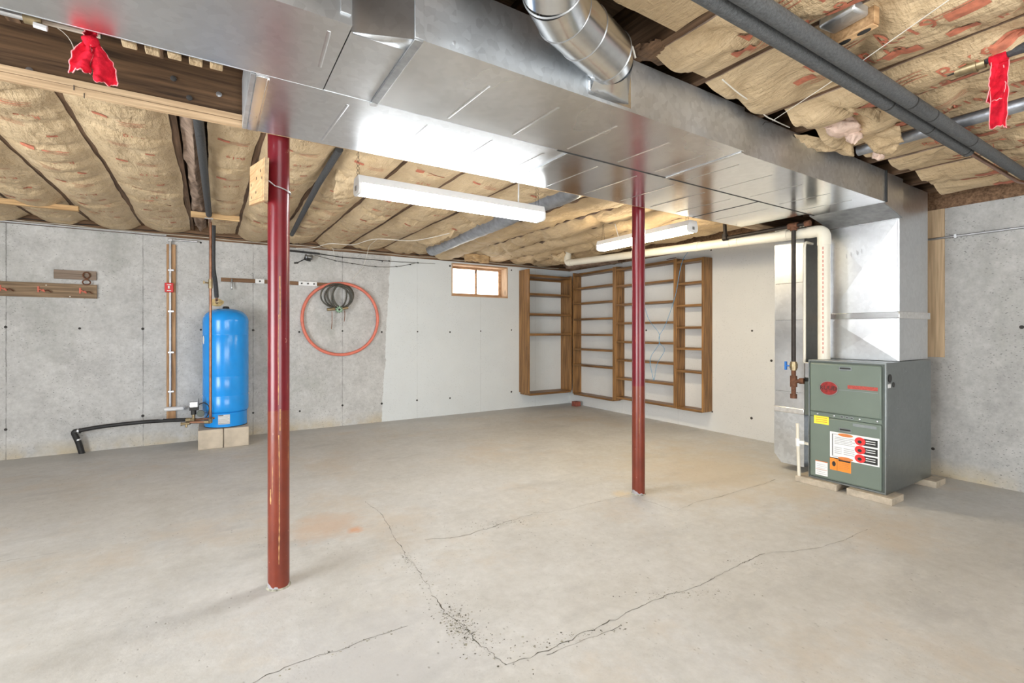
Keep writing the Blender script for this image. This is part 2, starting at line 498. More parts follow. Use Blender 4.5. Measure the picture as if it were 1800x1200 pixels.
# ------------------------------------------------------------------ mesh builder
class MB:
    def __init__(s):
        s.v, s.f, s.mi = [], [], []

    def add(s, vs, fs, mi=0):
        b = len(s.v)
        s.v += [Vector(v) for v in vs]
        s.f += [tuple(i + b for i in f) for f in fs]
        s.mi += [mi] * len(fs)
        return s

    def box(s, x0, y0, z0, x1, y1, z1, mi=0, M=None):
        x0, x1 = sorted((x0, x1)); y0, y1 = sorted((y0, y1)); z0, z1 = sorted((z0, z1))
        vs = [Vector(p) for p in ((x0, y0, z0), (x1, y0, z0), (x1, y1, z0), (x0, y1, z0), (x0, y0, z1), (x1, y0, z1), (x1, y1, z1), (x0, y1, z1))]
        if M is not None:
            vs = [M @ v for v in vs]
        return s.add(vs, [(0, 3, 2, 1), (4, 5, 6, 7), (0, 1, 5, 4), (1, 2, 6, 5), (2, 3, 7, 6), (3, 0, 4, 7)], mi)

    def tube(s, pts, r, n=10, closed=False, caps=True, mi=0):
        pts = [Vector(p) for p in pts]
        k = len(pts)
        rs = r if isinstance(r, (list, tuple)) else [r] * k
        tang = []
        for i in range(k):
            a = pts[(i - 1) % k] if (closed or i > 0) else pts[i]
            b = pts[(i + 1) % k] if (closed or i < k - 1) else pts[i]
            d = b - a
            tang.append(d.normalized() if d.length > 1e-9 else Vector((0, 0, 1)))
        up = Vector((0, 0, 1)) if abs(tang[0].z) < 0.9 else Vector((1, 0, 0))
        nrm = (up - tang[0] * up.dot(tang[0])).normalized()
        vs, fs = [], []
        for i in range(k):
            nrm = nrm - tang[i] * nrm.dot(tang[i])
            nrm = nrm.normalized() if nrm.length > 1e-6 else tang[i].orthogonal().normalized()
            bn = tang[i].cross(nrm)
            for j in range(n):
                a = 2 * math.pi * j / n
                vs.append(pts[i] + (nrm * math.cos(a) + bn * math.sin(a)) * rs[i])
        m = k if closed else k - 1
        for i in range(m):
            i2 = (i + 1) % k
            for j in range(n):
                j2 = (j + 1) % n
                fs.append((i * n + j, i * n + j2, i2 * n + j2, i2 * n + j))
        if caps and not closed:
            fs.append(tuple(range(n - 1, -1, -1)))
            fs.append(tuple((k - 1) * n + j for j in range(n)))
        return s.add(vs, fs, mi)

    def lathe(s, prof, c, n=32, axis='z', mi=0):
        c = Vector(c)
        vs, fs = [], []
        for (r, h) in prof:
            for j in range(n):
                a = 2 * math.pi * j / n
                p = (r * math.cos(a), r * math.sin(a), h)
                if axis == 'y':
                    p = (p[0], p[2], p[1])
                elif axis == 'x':
                    p = (p[2], p[0], p[1])
                vs.append(c + Vector(p))
        k = len(prof)
        for i in range(k - 1):
            for j in range(n):
                j2 = (j + 1) % n
                fs.append((i * n + j, i * n + j2, (i + 1) * n + j2, (i + 1) * n + j))
        fs.append(tuple(range(n - 1, -1, -1)))
        fs.append(tuple((k - 1) * n + j for j in range(n)))
        return s.add(vs, fs, mi)

    def prism(s, poly, a0, a1, axis='y', mi=0):
        n = len(poly)

        def P(u, w, a):
            return {'y': (u, a, w), 'x': (a, u, w), 'z': (u, w, a)}[axis]
        vs = [P(u, w, a0) for u, w in poly] + [P(u, w, a1) for u, w in poly]
        fs = [tuple(range(n)), tuple(range(2 * n - 1, n - 1, -1))]
        for i in range(n):
            j = (i + 1) % n
            fs.append((j, i, n + i, n + j))
        return s.add(vs, fs, mi)

    def sheet(s, fn, nu, nv, mi=0):
        b = [fn(i / nu, j / nv) for j in range(nv + 1) for i in range(nu + 1)]
        fs = []
        for j in range(nv):
            for i in range(nu):
                a = j * (nu + 1) + i
                fs.append((a, a + 1, a + nu + 2, a + nu + 1))
        return s.add(b, fs, mi)

    def build(s, name, mats, parent=None, bevel=0.0, sharp=35, recalc=True, solid=0.0):
        if not isinstance(mats, (list, tuple)):
            mats = [mats]
        if parent is not None:
            org = Vector(parent['_o'])
        elif s.v and name.split('_')[0] not in ('wall', 'floor', 'ceiling', 'door', 'window', 'trim'):
            lo = [min(v[i] for v in s.v) for i in range(3)]
            hi = [max(v[i] for v in s.v) for i in range(3)]
            org = Vector(((lo[0] + hi[0]) / 2, (lo[1] + hi[1]) / 2, lo[2]))
        else:
            org = Vector((0, 0, 0))
        me = bpy.data.meshes.new(name)
        me.from_pydata([tuple(v - org) for v in s.v], [], s.f)
        for m in mats:
            me.materials.append(MT[m])
        me.polygons.foreach_set('material_index', s.mi)
        if recalc:
            bm = bmesh.new()
            bm.from_mesh(me)
            bmesh.ops.recalc_face_normals(bm, faces=bm.faces)
            bm.to_mesh(me)
            bm.free()
        me.polygons.foreach_set('use_smooth', [True] * len(me.polygons))
        me.set_sharp_from_angle(angle=math.radians(sharp))
        me.update()
        o = bpy.data.objects.new(name, me)
        COL.objects.link(o)
        if parent is not None:
            o.parent = parent
        else:
            o.location = org
        o['_o'] = tuple(org)
        if bevel:
            b = o.modifiers.new('bevel', 'BEVEL')
            b.width = bevel
            b.segments = 2
            b.limit_method = 'ANGLE'
        if solid:
            q = o.modifiers.new('solid', 'SOLIDIFY')
            q.thickness = solid
        return o


def thing(name, label, cat, loc, group=None):
    o = bpy.data.objects.new(name, None)
    o.empty_display_size = 0.05
    o.location = loc
    o['_o'] = tuple(loc)
    COL.objects.link(o)
    return tag(o, label, cat, group)


def tag(o, label, cat, group=None):
    o['label'] = label
    o['category'] = cat
    if group:
        o['group'] = group
    return o


def struct(o):
    o['kind'] = 'structure'
    return o


def bend(pts, r, n=6):
    """round the corners of a polyline"""
    pts = [Vector(p) for p in pts]
    out = [pts[0]]
    for i in range(1, len(pts) - 1):
        a, b, c = pts[i - 1], pts[i], pts[i + 1]
        d1, d2 = (a - b), (c - b)
        q = min(r, d1.length * 0.49, d2.length * 0.49)
        p0, p1 = b + d1.normalized() * q, b + d2.normalized() * q
        for k in range(n + 1):
            t = k / n
            out.append((1 - t) ** 2 * p0 + 2 * t * (1 - t) * b + t * t * p1)
    out.append(pts[-1])
    return out


def spline(pts, n=8):
    """Catmull-Rom through points"""
    P = [Vector(p) for p in pts]
    P = [P[0] * 2 - P[1]] + P + [P[-1] * 2 - P[-2]]
    out = []
    for i in range(1, len(P) - 2):
        for k in range(n):
            t = k / n
            a, b, c, d = P[i - 1], P[i], P[i + 1], P[i + 2]
            out.append(0.5 * ((2 * b) + (c - a) * t + (2 * a - 5 * b + 4 * c - d) * t * t + (3 * b - a - 3 * c + d) * t ** 3))
    out.append(P[-2])
    return out


def disc(mb, c, ru, rv, plane='x', n=24, depth=0.002, mi=0):
    """flat oval print; plane 'x' faces -X, plane 'y' faces -Y"""
    poly = [(ru * math.cos(2 * math.pi * k / n), rv * math.sin(2 * math.pi * k / n)) for k in range(n)]
    if plane == 'x':
        mb.prism([(c[1] + u, c[2] + w) for u, w in poly], c[0], c[0] - depth, 'x', mi)
    else:
        mb.prism([(c[0] + u, c[2] + w) for u, w in poly], c[1], c[1] - depth, 'y', mi)


_textcache = {}


def text_mesh(body):
    """outline of lettering as (verts2d, faces), unit letter size"""
    if body in _textcache:
        return _textcache[body]
    cu = bpy.data.curves.new('lettering', 'FONT')
    cu.body = body
    cu.align_x = 'CENTER'
    cu.align_y = 'CENTER'
    cu.resolution_u = 2
    ob = bpy.data.objects.new('lettering', cu)
    COL.objects.link(ob)
    dg = bpy.context.evaluated_depsgraph_get()
    me = bpy.data.meshes.new_from_object(ob.evaluated_get(dg))
    r = ([(v.co.x, v.co.y) for v in me.vertices], [tuple(p.vertices) for p in me.polygons])
    bpy.data.objects.remove(ob, do_unlink=True)
    bpy.data.meshes.remove(me)
    _textcache[body] = r
    return r


# ================================================================== STRUCTURE
mb = MB()
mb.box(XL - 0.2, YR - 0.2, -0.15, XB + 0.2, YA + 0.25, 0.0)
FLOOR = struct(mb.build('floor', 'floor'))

# back wall with the window opening
WX0, WX1, WZ0, WZ1 = 2.95, 3.91, 1.72, 2.20
mb = MB()
mb.box(XL, YA, 0, WX0, YA + 0.25, WT)
mb.box(WX1, YA, 0, XB, YA + 0.25, WT)
mb.box(WX0, YA, 0, WX1, YA + 0.25, WZ0)
mb.box(WX0, YA, WZ1, WX1, YA + 0.25, WT)
WALL_A = struct(mb.build('wall_back', 'wallA'))
mb = MB()
mb.box(XB, YR, 0, XB + 0.2, YA + 0.25, WT)
WALL_B = struct(mb.build('wall_right', 'wallB'))
# rear wall (behind camera) and left wall, each opened for an added fill lamp
mb = MB()
mb.box(XL, YR - 0.2, 0, -1.1, YR, WT)
mb.box(2.3, YR - 0.2, 0, XB, YR, WT)
mb.box(-1.1, YR - 0.2, 2.06, 2.3, YR, WT)
struct(mb.build('wall_rear', 'wallC'))
mb = MB()
mb.box(XL - 0.2, YR, 0, XL, -0.1, WT)
mb.box(XL - 0.2, 2.5, 0, XL, YA + 0.25, WT)
mb.box(XL - 0.2, -0.1, 2.06, XL, 2.5, WT)
struct(mb.build('wall_left', 'wallC'))

# form-tie holes of the poured walls
tie = None
def tie_hole(parent, c, axis, r):
    global tie
    if tie is None:
        tie = {}
    if axis not in tie:
        q = MB()
        q.lathe([(0.013, 0.0), (0.0125, -0.0035), (0.007, -0.0045)], (0, 0, 0), 10, axis)
        ob = q.build('form_tie', 'tie')
        tie[axis] = ob
        o = ob
    else:
        o = tie[axis].copy()
        COL.objects.link(o)
    o.location = c
    o.scale = (r, r, r)
    o.parent = parent
for px, py in [(10, 577), (140, 579), (251, 580), (353, 581), (445, 582), (526, 585), (602, 583), (671, 585), (734, 584), (791, 585), (845, 583), (899, 581),
               (10, 757), (251, 733), (445, 727), (527, 724), (602, 714), (671, 711), (733, 705), (791, 701), (899, 690), (353, 428), (791, 469), (899, 476), (684, 460)]:
    p = PY(px, py, YA)
    tie_hole(WALL_A, (p.x, YA, p.z), 'y', random.uniform(0.85, 1.2))
for px, py in [(1250, 441), (1322, 583), (1321, 737), (1252, 725), (1356, 636), (1796, 578), (1640, 791), (1136, 582), (1136, 708), (1335, 428)]:
    p = PX(px, py, XB)
    tie_hole(WALL_B, (XB, p.y, p.z), 'x', random.uniform(0.8, 1.3))

# ------------------------------------------------------------------ floor cracks and spalled spots
def ribbon(px, w, seg=0.018, seed=0, z=0.0009):
    rnd = random.Random(seed)
    P = [PZ(x, y, 0) for x, y in px]
    q = MB()
    pts = []
    for a, b in zip(P[:-1], P[1:]):
        n = max(2, int((b - a).length / seg))
        d = (b - a).normalized()
        s_ = Vector((-d.y, d.x, 0))
        for k in range(n):
            t = k / n
            p = a.lerp(b, t) + s_ * (noise.noise(Vector((a.x * 3 + t * 2, seed, 1))) * 0.014 + rnd.uniform(-1, 1) * 0.0035)
            pts.append((p, s_))
    vs, fs = [], []
    for p, s_ in pts:
        ww = max(0.0004, w * (0.35 + abs(noise.noise(p * 9 + Vector((seed, 0, 0)))) * 2.2) * rnd.uniform(0.5, 1.2))
        vs += [Vector((p.x - s_.x * ww, p.y - s_.y * ww, z)), Vector((p.x + s_.x * ww, p.y + s_.y * ww, z))]
    for i in range(len(pts) - 1):
        fs.append((2 * i, 2 * i + 1, 2 * i + 3, 2 * i + 2))
    q.add(vs, fs)
    return q.build('crack', 'crack', FLOOR)


CR = [([(889, 1169), (938, 1151), (978, 1136), (1022, 1113), (1080, 1089), (1124, 1067), (1169, 1047), (1222, 1033), (1276, 1004), (1311, 987), (1347, 971)], 0.0016),
      ([(1347, 971), (1396, 969), (1450, 960), (1530, 930)], 0.0008),
      ([(889, 1169), (867, 1149), (840, 1131), (813, 1100), (778, 1073), (760, 1042)], 0.0020),
      ([(760, 1042), (742, 1015), (733, 998), (716, 980), (693, 944), (672, 905), (640, 880)], 0.0013),
      ([(747, 949), (813, 942), (849, 931), (911, 911), (938, 902)], 0.0022),
      ([(938, 902), (985, 897), (1060, 880), (1117, 868)], 0.0010),
      ([(440, 1200), (490, 1177), (550, 1155), (600, 1142), (640, 1125), (725, 1097)], 0.0020),
      ([(1129, 878), (1191, 898), (1218, 884), (1311, 860), (1365, 842)], 0.0014),
      ([(0, 987), (65, 977), (120, 967)], 0.0014),
      ([(960, 1150), (1010, 1130), (1070, 1110), (1100, 1096)], 0.0012)]
for i, (pl, w) in enumerate(CR):
    ribbon(pl, w, seed=i + 3)


def spall(px, py, rx, ry, n, seed):
    """cluster of little broken flakes beside a crack: low real chips"""
    rnd = random.Random(seed)
    q = MB()
    c = PZ(px, py, 0)
    ax = (PZ(px + 10, py + 16, 0) - c).normalized()
    ay = Vector((-ax.y, ax.x, 0))
    for _ in range(n):
        p = c + ax * rnd.gauss(0, rx) + ay * rnd.gauss(0, ry)
        r = rnd.uniform(0.0012, 0.0055) * rnd.uniform(0.4, 1.2)
        k = rnd.randint(4, 7)
        vs = [Vector((p.x + r * rnd.uniform(0.3, 1.4) * math.cos(2 * math.pi * j / k), p.y + r * rnd.uniform(0.3, 1.2) * math.sin(2 * math.pi * j / k), 0.0007)) for j in range(k)]
        vs.append(Vector((p.x, p.y, 0.0007 + r * 0.22)))
        q.add(vs, [(j, (j + 1) % k, k) for j in range(k)], 0 if rnd.random() < 0.4 else 1)
    o = q.build('spalled_patch', ['crack', 'spall'], FLOOR)
    o['kind'] = 'stuff'
spall(808, 1100, 0.085, 0.030, 420, 1)
spall(718, 984, 0.06, 0.022, 90, 2)
spall(870, 1128, 0.14, 0.05, 80, 3)
spall(875, 920, 0.03, 0.14, 120, 4)
spall(1180, 1045, 0.02, 0.18, 110, 5)
spall(1010, 1120, 0.02, 0.14, 110, 8)
spall(1310, 988, 0.012, 0.05, 60, 9)
spall(600, 1142, 0.012, 0.12, 50, 10)
spall(760, 1040, 0.16, 0.06, 70, 6)
# crumbled hole in the floor where the water line comes in
spall(140, 788, 0.03, 0.05, 120, 7)

# ------------------------------------------------------------------ ceiling: subfloor, joists, insulation batts
mb = MB()
mb.box(XL - 0.2, YR - 0.2, 2.56, XB + 0.2, YA + 0.25, 2.60)
CEIL = struct(mb.build('ceiling', 'subfloor'))
FARJ = [-3.12, -2.70, -2.28, -1.86, -1.44, -1.02, -0.60, -0.17, 0.25, 0.67, 1.08, 1.50, 1.94, 2.62, 3.04, 3.46, 3.88, 4.30, 4.72]
NEARJ = [-3.12, -2.70, -2.28, -1.86, -1.44, -1.02, -0.60, -0.18, 0.24, 0.66, 1.08, 1.49, 1.86, 2.42, 2.80, 3.28, 3.70, 4.12, 4.54, 4.90]
JW = 0.019
for jx in FARJ:
    q = MB(); q.box(jx - JW, 2.575, ZJ, jx + JW, YA + 0.02, 2.56); q.build('joist', 'joist', CEIL)
for jx in NEARJ:
    q = MB(); q.box(jx - JW, YR, ZJ, jx + JW, 2.425, 2.56); q.build('joist', 'joist', CEIL)
# plates on top of the concrete
q = MB(); q.box(XL - 0.2, YA + 0.02, WT, XB + 0.2, YA + 0.25, ZJ); q.box(XL - 0.2, YA + 0.03, ZJ, XB + 0.2, YA + 0.07, 2.56); q.build('sill_plate', 'sill', CEIL)
q = MB(); q.box(XB + 0.01, YR, WT, XB + 0.2, YA + 0.02, ZJ); q.box(XB + 0.02, YR, ZJ, XB + 0.06, YA, 2.56); q.build('sill_plate', 'sill', CEIL)
q = MB(); q.box(XL, YR - 0.2, WT, XB, YR, 2.56); q.build('sill_plate', 'sill', CEIL)
q = MB(); q.box(XL - 0.2, YR, WT, XL, YA, 2.56); q.build('sill_plate', 'sill', CEIL)


def batt_fn(x0, x1, sag, seed, pleat=0.0, base=0.0, wr=1.0):
    def z(x, y):
        u = min(1, max(0, (x - x0) / (x1 - x0)))
        prof = 1 - abs(2 * u - 1) ** 2.4
        edge = 1 - abs(2 * u - 1) ** 6
        s_ = sag * (0.75 + 0.55 * noise.noise(Vector((seed * 3.1, y * 0.9, 0.3))))
        zz = ZJ - 0.005 + base - max(0.006, s_) * prof
        zz -= edge * wr * (0.026 * noise.noise(Vector((x * 2.6 + seed, y * 1.7, seed))) + 0.007 * noise.noise(Vector((x * 9, y * 5 + seed * 2, seed))))
        # drawn folds running obliquely across the paper
        d = (y + 0.55 * (x - x0) * (1 if int(seed) % 2 else -1))
        fold = abs(noise.noise(Vector((d * 2.3 + seed * 5, (x - x0) * 0.8, 4.4))))
        zz += edge * 0.024 * wr * max(0, 0.13 - fold) / 0.13
        f2 = abs(noise.noise(Vector((x * 3.1 + seed * 7, y * 4.2, 1.7))))
        zz += edge * 0.010 * wr * max(0, 0.10 - f2) / 0.10
        zz = min(zz, ZJ - 0.004)
        if pleat:
            w = abs(math.sin(y * 6.3 + seed * 2 + 1.6 * noise.noise(Vector((x * 4, y * 1.5, seed)))))
            zz -= pleat * (1 - w) ** 2 * (0.4 + 0.6 * abs(2 * u - 1)) - pleat * 0.4 * math.sin(y * 31 + 9 * u * noise.noise(Vector((0, y * 2, seed)))) * abs(2 * u - 1) ** 2
        return zz
    return z


def add_print(parent, fn, xc, marks, off=0.0030):
    q = MB()
    for (kind, cx_, cy_, size, rot) in marks:
        ca, sa = math.cos(rot), math.sin(rot)

        def put(u, w):
            x = cx_ + (u * ca - w * sa)
            y = cy_ + (u * sa + w * ca)
            return Vector((x, y, fn(x, y) - off))
        if kind == 'block':
            q.sheet(lambda a, b: put((a - 0.5) * size * 2.1, (b - 0.5) * size), 6, 4)
        elif kind == 'line':
            q.sheet(lambda a, b: put((a - 0.5) * size, (b - 0.5) * 0.004), 12, 1)
        elif kind == 'rows':
            for rr in range(3):
                q.sheet(lambda a, b: put((a - 0.5) * size * (1, 0.8, 0.9)[rr], (b - 0.5) * 0.004 + (rr - 1) * 0.018), 10, 1)
        else:
            vs, fs = text_mesh(kind)
            # mirrored so that it reads from below
            q.add([put(-u * size, w * size) for u, w in vs], fs)
    if q.v:
        q.build('printed_lettering', 'print', parent, recalc=False)


def batt(x0, x1, y0, y1, sag, seed, pleat=0.0, base=0.0, marks=(), wr=1.0, step=0.025):
    fn = batt_fn(x0, x1, sag, seed, pleat, base, wr)
    nu = max(10, int((x1 - x0) / 0.016))
    nv = int((y1 - y0) / (step if not pleat else 0.022))

    def P(u, v):
        x = x0 + (x1 - x0) * u
        y = y0 + (y1 - y0) * v
        k0 = 0.008 + 0.022 * noise.noise(Vector((seed, y * 1.3, 8))) + 0.006 * noise.noise(Vector((seed, y * 6, 3)))
        k1 = 0.008 + 0.022 * noise.noise(Vector((seed, y * 1.3, 18))) + 0.006 * noise.noise(Vector((seed, y * 6, 13)))
        x += -k0 * (1 - u) ** 3 + k1 * u ** 3
        return Vector((x, y, fn(x, y)))
    q = MB()
    q.sheet(P, nu, nv)
    # sides and back so the batt has body
    n = len(q.v)
    q.sheet(lambda u, v: Vector((x0 + 0.004 + (x1 - x0 - 0.008) * u, y0 + (y1 - y0) * v, 2.50)), 1, 1, 1)
    q.sheet(lambda u, v: P(0, v) if u == 0 else Vector((x0 + 0.004, y0 + (y1 - y0) * v, 2.50)), 1, nv, 1)
    q.sheet(lambda u, v: P(1, v) if u == 1 else Vector((x1 - 0.004, y0 + (y1 - y0) * v, 2.50)), 1, nv, 1)
    q.sheet(lambda u, v: P(u, 0) if v == 0 else Vector((x0 + (x1 - x0) * u, y0 + 0.01, 2.50)), nu, 1, 1)
    q.sheet(lambda u, v: P(u, 1) if v == 1 else Vector((x0 + (x1 - x0) * u, y1 - 0.01, 2.50)), nu, 1, 1)
    o = q.build('insulation_batt', ['kraft', 'fiberdark'], CEIL, sharp=60, recalc=False)
    if marks:
        H = [[q.v[j * (nu + 1) + i].z for i in range(nu + 1)] for j in range(nv + 1)]

        def low(x, y):      # height of the paper just under the print
            i = min(nu - 1, max(0, int((x - x0) / (x1 - x0) * nu)))
            j = min(nv - 1, max(0, int((y - y0) / (y1 - y0) * nv)))
            a = min(1, max(0, (x - x0) / (x1 - x0) * nu - i))
            b = min(1, max(0, (y - y0) / (y1 - y0) * nv - j))
            lin = (H[j][i] * (1 - a) + H[j][i + 1] * a) * (1 - b) + (H[j + 1][i] * (1 - a) + H[j + 1][i + 1] * a) * b
            return 0.5 * lin + 0.5 * min(H[j][i], H[j][i + 1], H[j + 1][i], H[j + 1][i + 1])
        add_print(o, low, (x0 + x1) / 2, marks)
    return o


def auto_marks(x0, x1, y0, y1, seed, dense=True):
    rnd = random.Random(seed)
    xc = (x0 + x1) / 2
    w = x1 - x0
    out = []
    y = y0 + 0.25 + rnd.uniform(0, 0.15)
    k = 0
    while y < y1 - 0.2:
        out.append(('block', xc - w * 0.22, y, 0.028, 0.0))
        out.append(('rows', xc + w * 0.10, y + 0.02, 0.12, 0.0))
        out.append(('R-19', xc + w * 0.08, y + 0.22, 0.055, 0.0))
        if dense:
            out.append(('rows', xc - w * 0.15, y + 0.36, 0.10, 0.0))
            out.append(('block', xc + w * 0.20, y + 0.47, 0.022, 0.0))
        y += 0.72
        k += 1
    return out


G_ = 0.003
# far bays (between the beam and the back wall)
for i in range(len(FARJ) - 1):
    x0, x1 = FARJ[i] + JW + G_, FARJ[i + 1] - JW - G_
    if x1 < -2.3:
        continue
    if abs(FARJ[i] + 0.17) < 0.01:          # bay with the black water line: narrow paper, gap on the left
        batt(-0.005, x1, 2.86, 6.28, 0.045, 20 + i, marks=auto_marks(0.0, x1, 2.9, 6.2, i, False))
        continue
    right = FARJ[i] > 2.3
    sag = 0.085 if FARJ[i] < 1.0 else 0.078
    batt(x0, x1, 2.62 + random.uniform(0, 0.05), 6.30, sag, 20 + i, pleat=0.018 if right else 0.0,
         marks=auto_marks(x0, x1, 2.75, 6.1, i, FARJ[i] < 1.2) if not right else (), wr=1.3 if right else 1.1)
# near bays (duct side); the strong red lettering is seen here
for i in range(len(NEARJ) - 1):
    x0, x1 = NEARJ[i] + JW + G_, NEARJ[i + 1] - JW - G_
    if x1 < -1.9:
        continue
    xc = (x0 + x1) / 2
    over_duct = 1.30
    marks = []
    if NEARJ[i] > 0.8:
        rnd = random.Random(i)
        y = -0.55 + rnd.uniform(0, 0.2)
        while y < 1.15:
            marks += [('R-19', xc - 0.06, y + 0.10, 0.10, 1.4), ('block', xc + 0.09, y + 0.16, 0.055, 1.45), ('rows', xc - 0.09, y + 0.30, 0.16, 1.5),
                      ('rows', xc + 0.04, y + 0.33, 0.13, 0.1), ('R-19', xc + 0.08, y + 0.36, 0.06, 1.5), ('block', xc + 0.06, y - 0.02, 0.04, 1.5)]
            y += 0.52
        marks += [('line', xc - 0.12, 0.4, 0.4, 1.5), ('line', xc - 0.10, 0.4, 0.4, 1.52)]
    yend = 1.22 if NEARJ[i] > 1.3 else 1.06 if NEARJ[i] > 1.0 else 0.95
    marks += [('block', xc - 0.02, 0.98, 0.06, 1.35), ('R-19', xc + 0.07, 0.80, 0.085, 1.45), ('rows', xc + 0.09, 1.02, 0.14, 1.5), ('block', xc - 0.08, 0.52, 0.05, 1.5)] if NEARJ[i] > 1.0 else []
    marks = [m for m in marks if m[2] < yend - m[3] * (1.3 if m[0] != 'line' else 0.5) and x0 + 0.03 < m[1] - (0.06 if m[4] < 1 else 0.03) and m[1] + (0.06 if m[4] < 1 else 0.03) < x1 - 0.02]
    batt(x0, x1, -1.6, (1.33 if NEARJ[i] > 1.3 else 1.17 if NEARJ[i] > 1.0 else 1.06) + random.uniform(-0.06, 0.03), 0.062 if NEARJ[i] > 1.3 else 0.03, 60 + i, marks=marks, wr=1.7, step=0.022)

# blocking between joists of the bay with the black water line
q = MB(); q.box(-0.15, 2.66, 2.235, 0.231, 2.70, 2.285); q.build('blocking', 'block', CEIL, 0.002)
q = MB(); q.box(-0.15, 5.16, 2.235, 0.231, 5.20, 2.285); q.build('blocking', 'block', CEIL, 0.002)
q = MB(); q.box(-1.86, 5.40, 2.225, -0.95, 5.44, 2.268); q.build('blocking', 'block', CEIL, 0.002)
# ragged edge of bare fibreglass beside the black line
q = MB()
q.sheet(lambda u, v: Vector((-0.14 + 0.10 * u + 0.015 * noise.noise(Vector((v * 9, u, 2))), 2.75 + 3.4 * v,
                             2.33 - 0.035 * math.sin(math.pi * u) + 0.035 * noise.noise(Vector((u * 3, v * 16, 5))))), 8, 90)
o = q.build('torn_fiberglass', 'fiberdark', CEIL, sharp=80)


# torn batt with pink fibreglass hanging by the duct, near side
def tuft(c, rx, ry, rz, seed, mat):
    q = MB()
    nu, nv = 26, 16

    def P(u, v):
        a, b = 2 * math.pi * u, math.pi * (v - 0.5)
        d = Vector((math.cos(a) * math.cos(b), math.sin(a) * math.cos(b), math.sin(b)))
        k = 1 + 0.45 * noise.noise(d * 1.7 + Vector((seed, 0, 0))) + 0.22 * noise.noise(d * 5 + Vector((0, seed, 0)))
        return Vector((c[0] + d.x * rx * k, c[1] + d.y * ry * k, c[2] + d.z * rz * k))
    q.sheet(P, nu, nv)
    return q.build('torn_fiberglass', mat, CEIL, sharp=80)
c = PZ(1480, 222, 2.29)
tuft((c.x, c.y, 2.285), 0.14, 0.07, 0.035, 3, 'fiberglass')
c = PZ(1500, 238, 2.26)
tuft((c.x, c.y, 2.265), 0.045, 0.035, 0.045, 5, 'fiberglass')
c = PZ(1150, 95, 2.30)
tuft((c.x + 0.02, c.y + 0.02, 2.325), 0.09, 0.06, 0.018, 9, 'joist')
c = PZ(1545, 275, 2.25)
tuft((c.x, c.y, 2.275), 0.04, 0.03, 0.04, 12, 'fiberglass')


def flap(pts, mat='kraft', name='torn_paper'):
    """small curled scrap of facing paper: 4 corner points"""
    a, b, c_, d = [Vector(p) for p in pts]
    q = MB()
    n = Vector((0, 0, 1))

    def P(u, v):
        p = a.lerp(b, u).lerp(d.lerp(c_, u), v)
        k = 0.03 * noise.noise(p * 14) + 0.012 * noise.noise(p * 40)
        return p + Vector((k * 0.5, k * 0.5, k - 0.02 * math.sin(math.pi * v)))
    q.sheet(P, 14, 14)
    return q.build(name, mat, CEIL, sharp=80, solid=0.002)
flap([PZ(1478, 165, 2.30), PZ(1548, 195, 2.28), PZ(1545, 215, 2.25), PZ(1470, 185, 2.27)])
flap([PZ(1515, 245, 2.27), PZ(1580, 215, 2.29), PZ(1590, 250, 2.24), PZ(1560, 275, 2.22)])
flap([PZ(1395, 235, 2.30), PZ(1500, 245, 2.30), PZ(1500, 275, 2.25), PZ(1420, 262, 2.27)])
# paper hanging round the far lamp end, and by the window
flap([PZ(590, 295, 2.30), PZ(632, 275, 2.30), PZ(630, 345, 2.20), PZ(585, 352, 2.19)])
flap([PZ(815, 446, 2.26), PZ(862, 448, 2.26), PZ(860, 461, 2.20), PZ(818, 460, 2.20)], 'block', 'torn_paper')
flap([PZ(730, 425, 2.27), PZ(800, 402, 2.27), PZ(790, 415, 2.21), PZ(757, 433, 2.20)])
tuft((4.12, 5.22, 2.235), 0.16, 0.14, 0.06, 21, 'kraft')
flap([PZ(990, 466, 2.24), PZ(1080, 452, 2.24), PZ(1095, 461, 2.20), PZ(1003, 473, 2.20)], 'fiberdark')

# ================================================================== BEAM AND POSTS
BY0, BY1 = 2.44, 2.56
bm_ = thing('support_beam', 'long dark weathered timber beam on pale plates, carried by the two red posts', 'beam', (0.8, 2.5, 2.115))
q = MB(); q.box(XL, BY0, 2.161, XB - 0.02, BY1, 2.42); q.build('timber', 'beam', bm_)
q = MB(); q.box(XL, BY0 - 0.014, 2.1345, XB - 0.02, BY0 + 0.006, 2.160); q.build('plate', 'plate', bm_, 0.001)
q = MB(); q.box(XL, BY0 - 0.016, 2.106, XB - 0.02, BY0 + 0.006, 2.1320); q.build('plate', 'plate', bm_, 0.001)
for px, py in [(52, 124), (153, 98), (385, 166), (305, 138), (333, 172)]:
    p = PY(px, py, BY0)
    q = MB(); q.lathe([(0.012, 0.0), (0.011, -0.004), (0.005, -0.006)], (p.x, BY0, p.z), 10, 'y'); q.build('bolt', 'zinc' if px in (52, 385) else 'tie', bm_)
for px in (130, 148):
    p = PY(px, 155 if px < 140 else 169, BY0 - 0.016)
    q = MB(); q.tube([(p.x, BY0 - 0.0165, p.z - 0.008), (p.x, BY0 - 0.0165, p.z + 0.012)], 0.0014, 6); q.build('nail', 'tie', bm_)

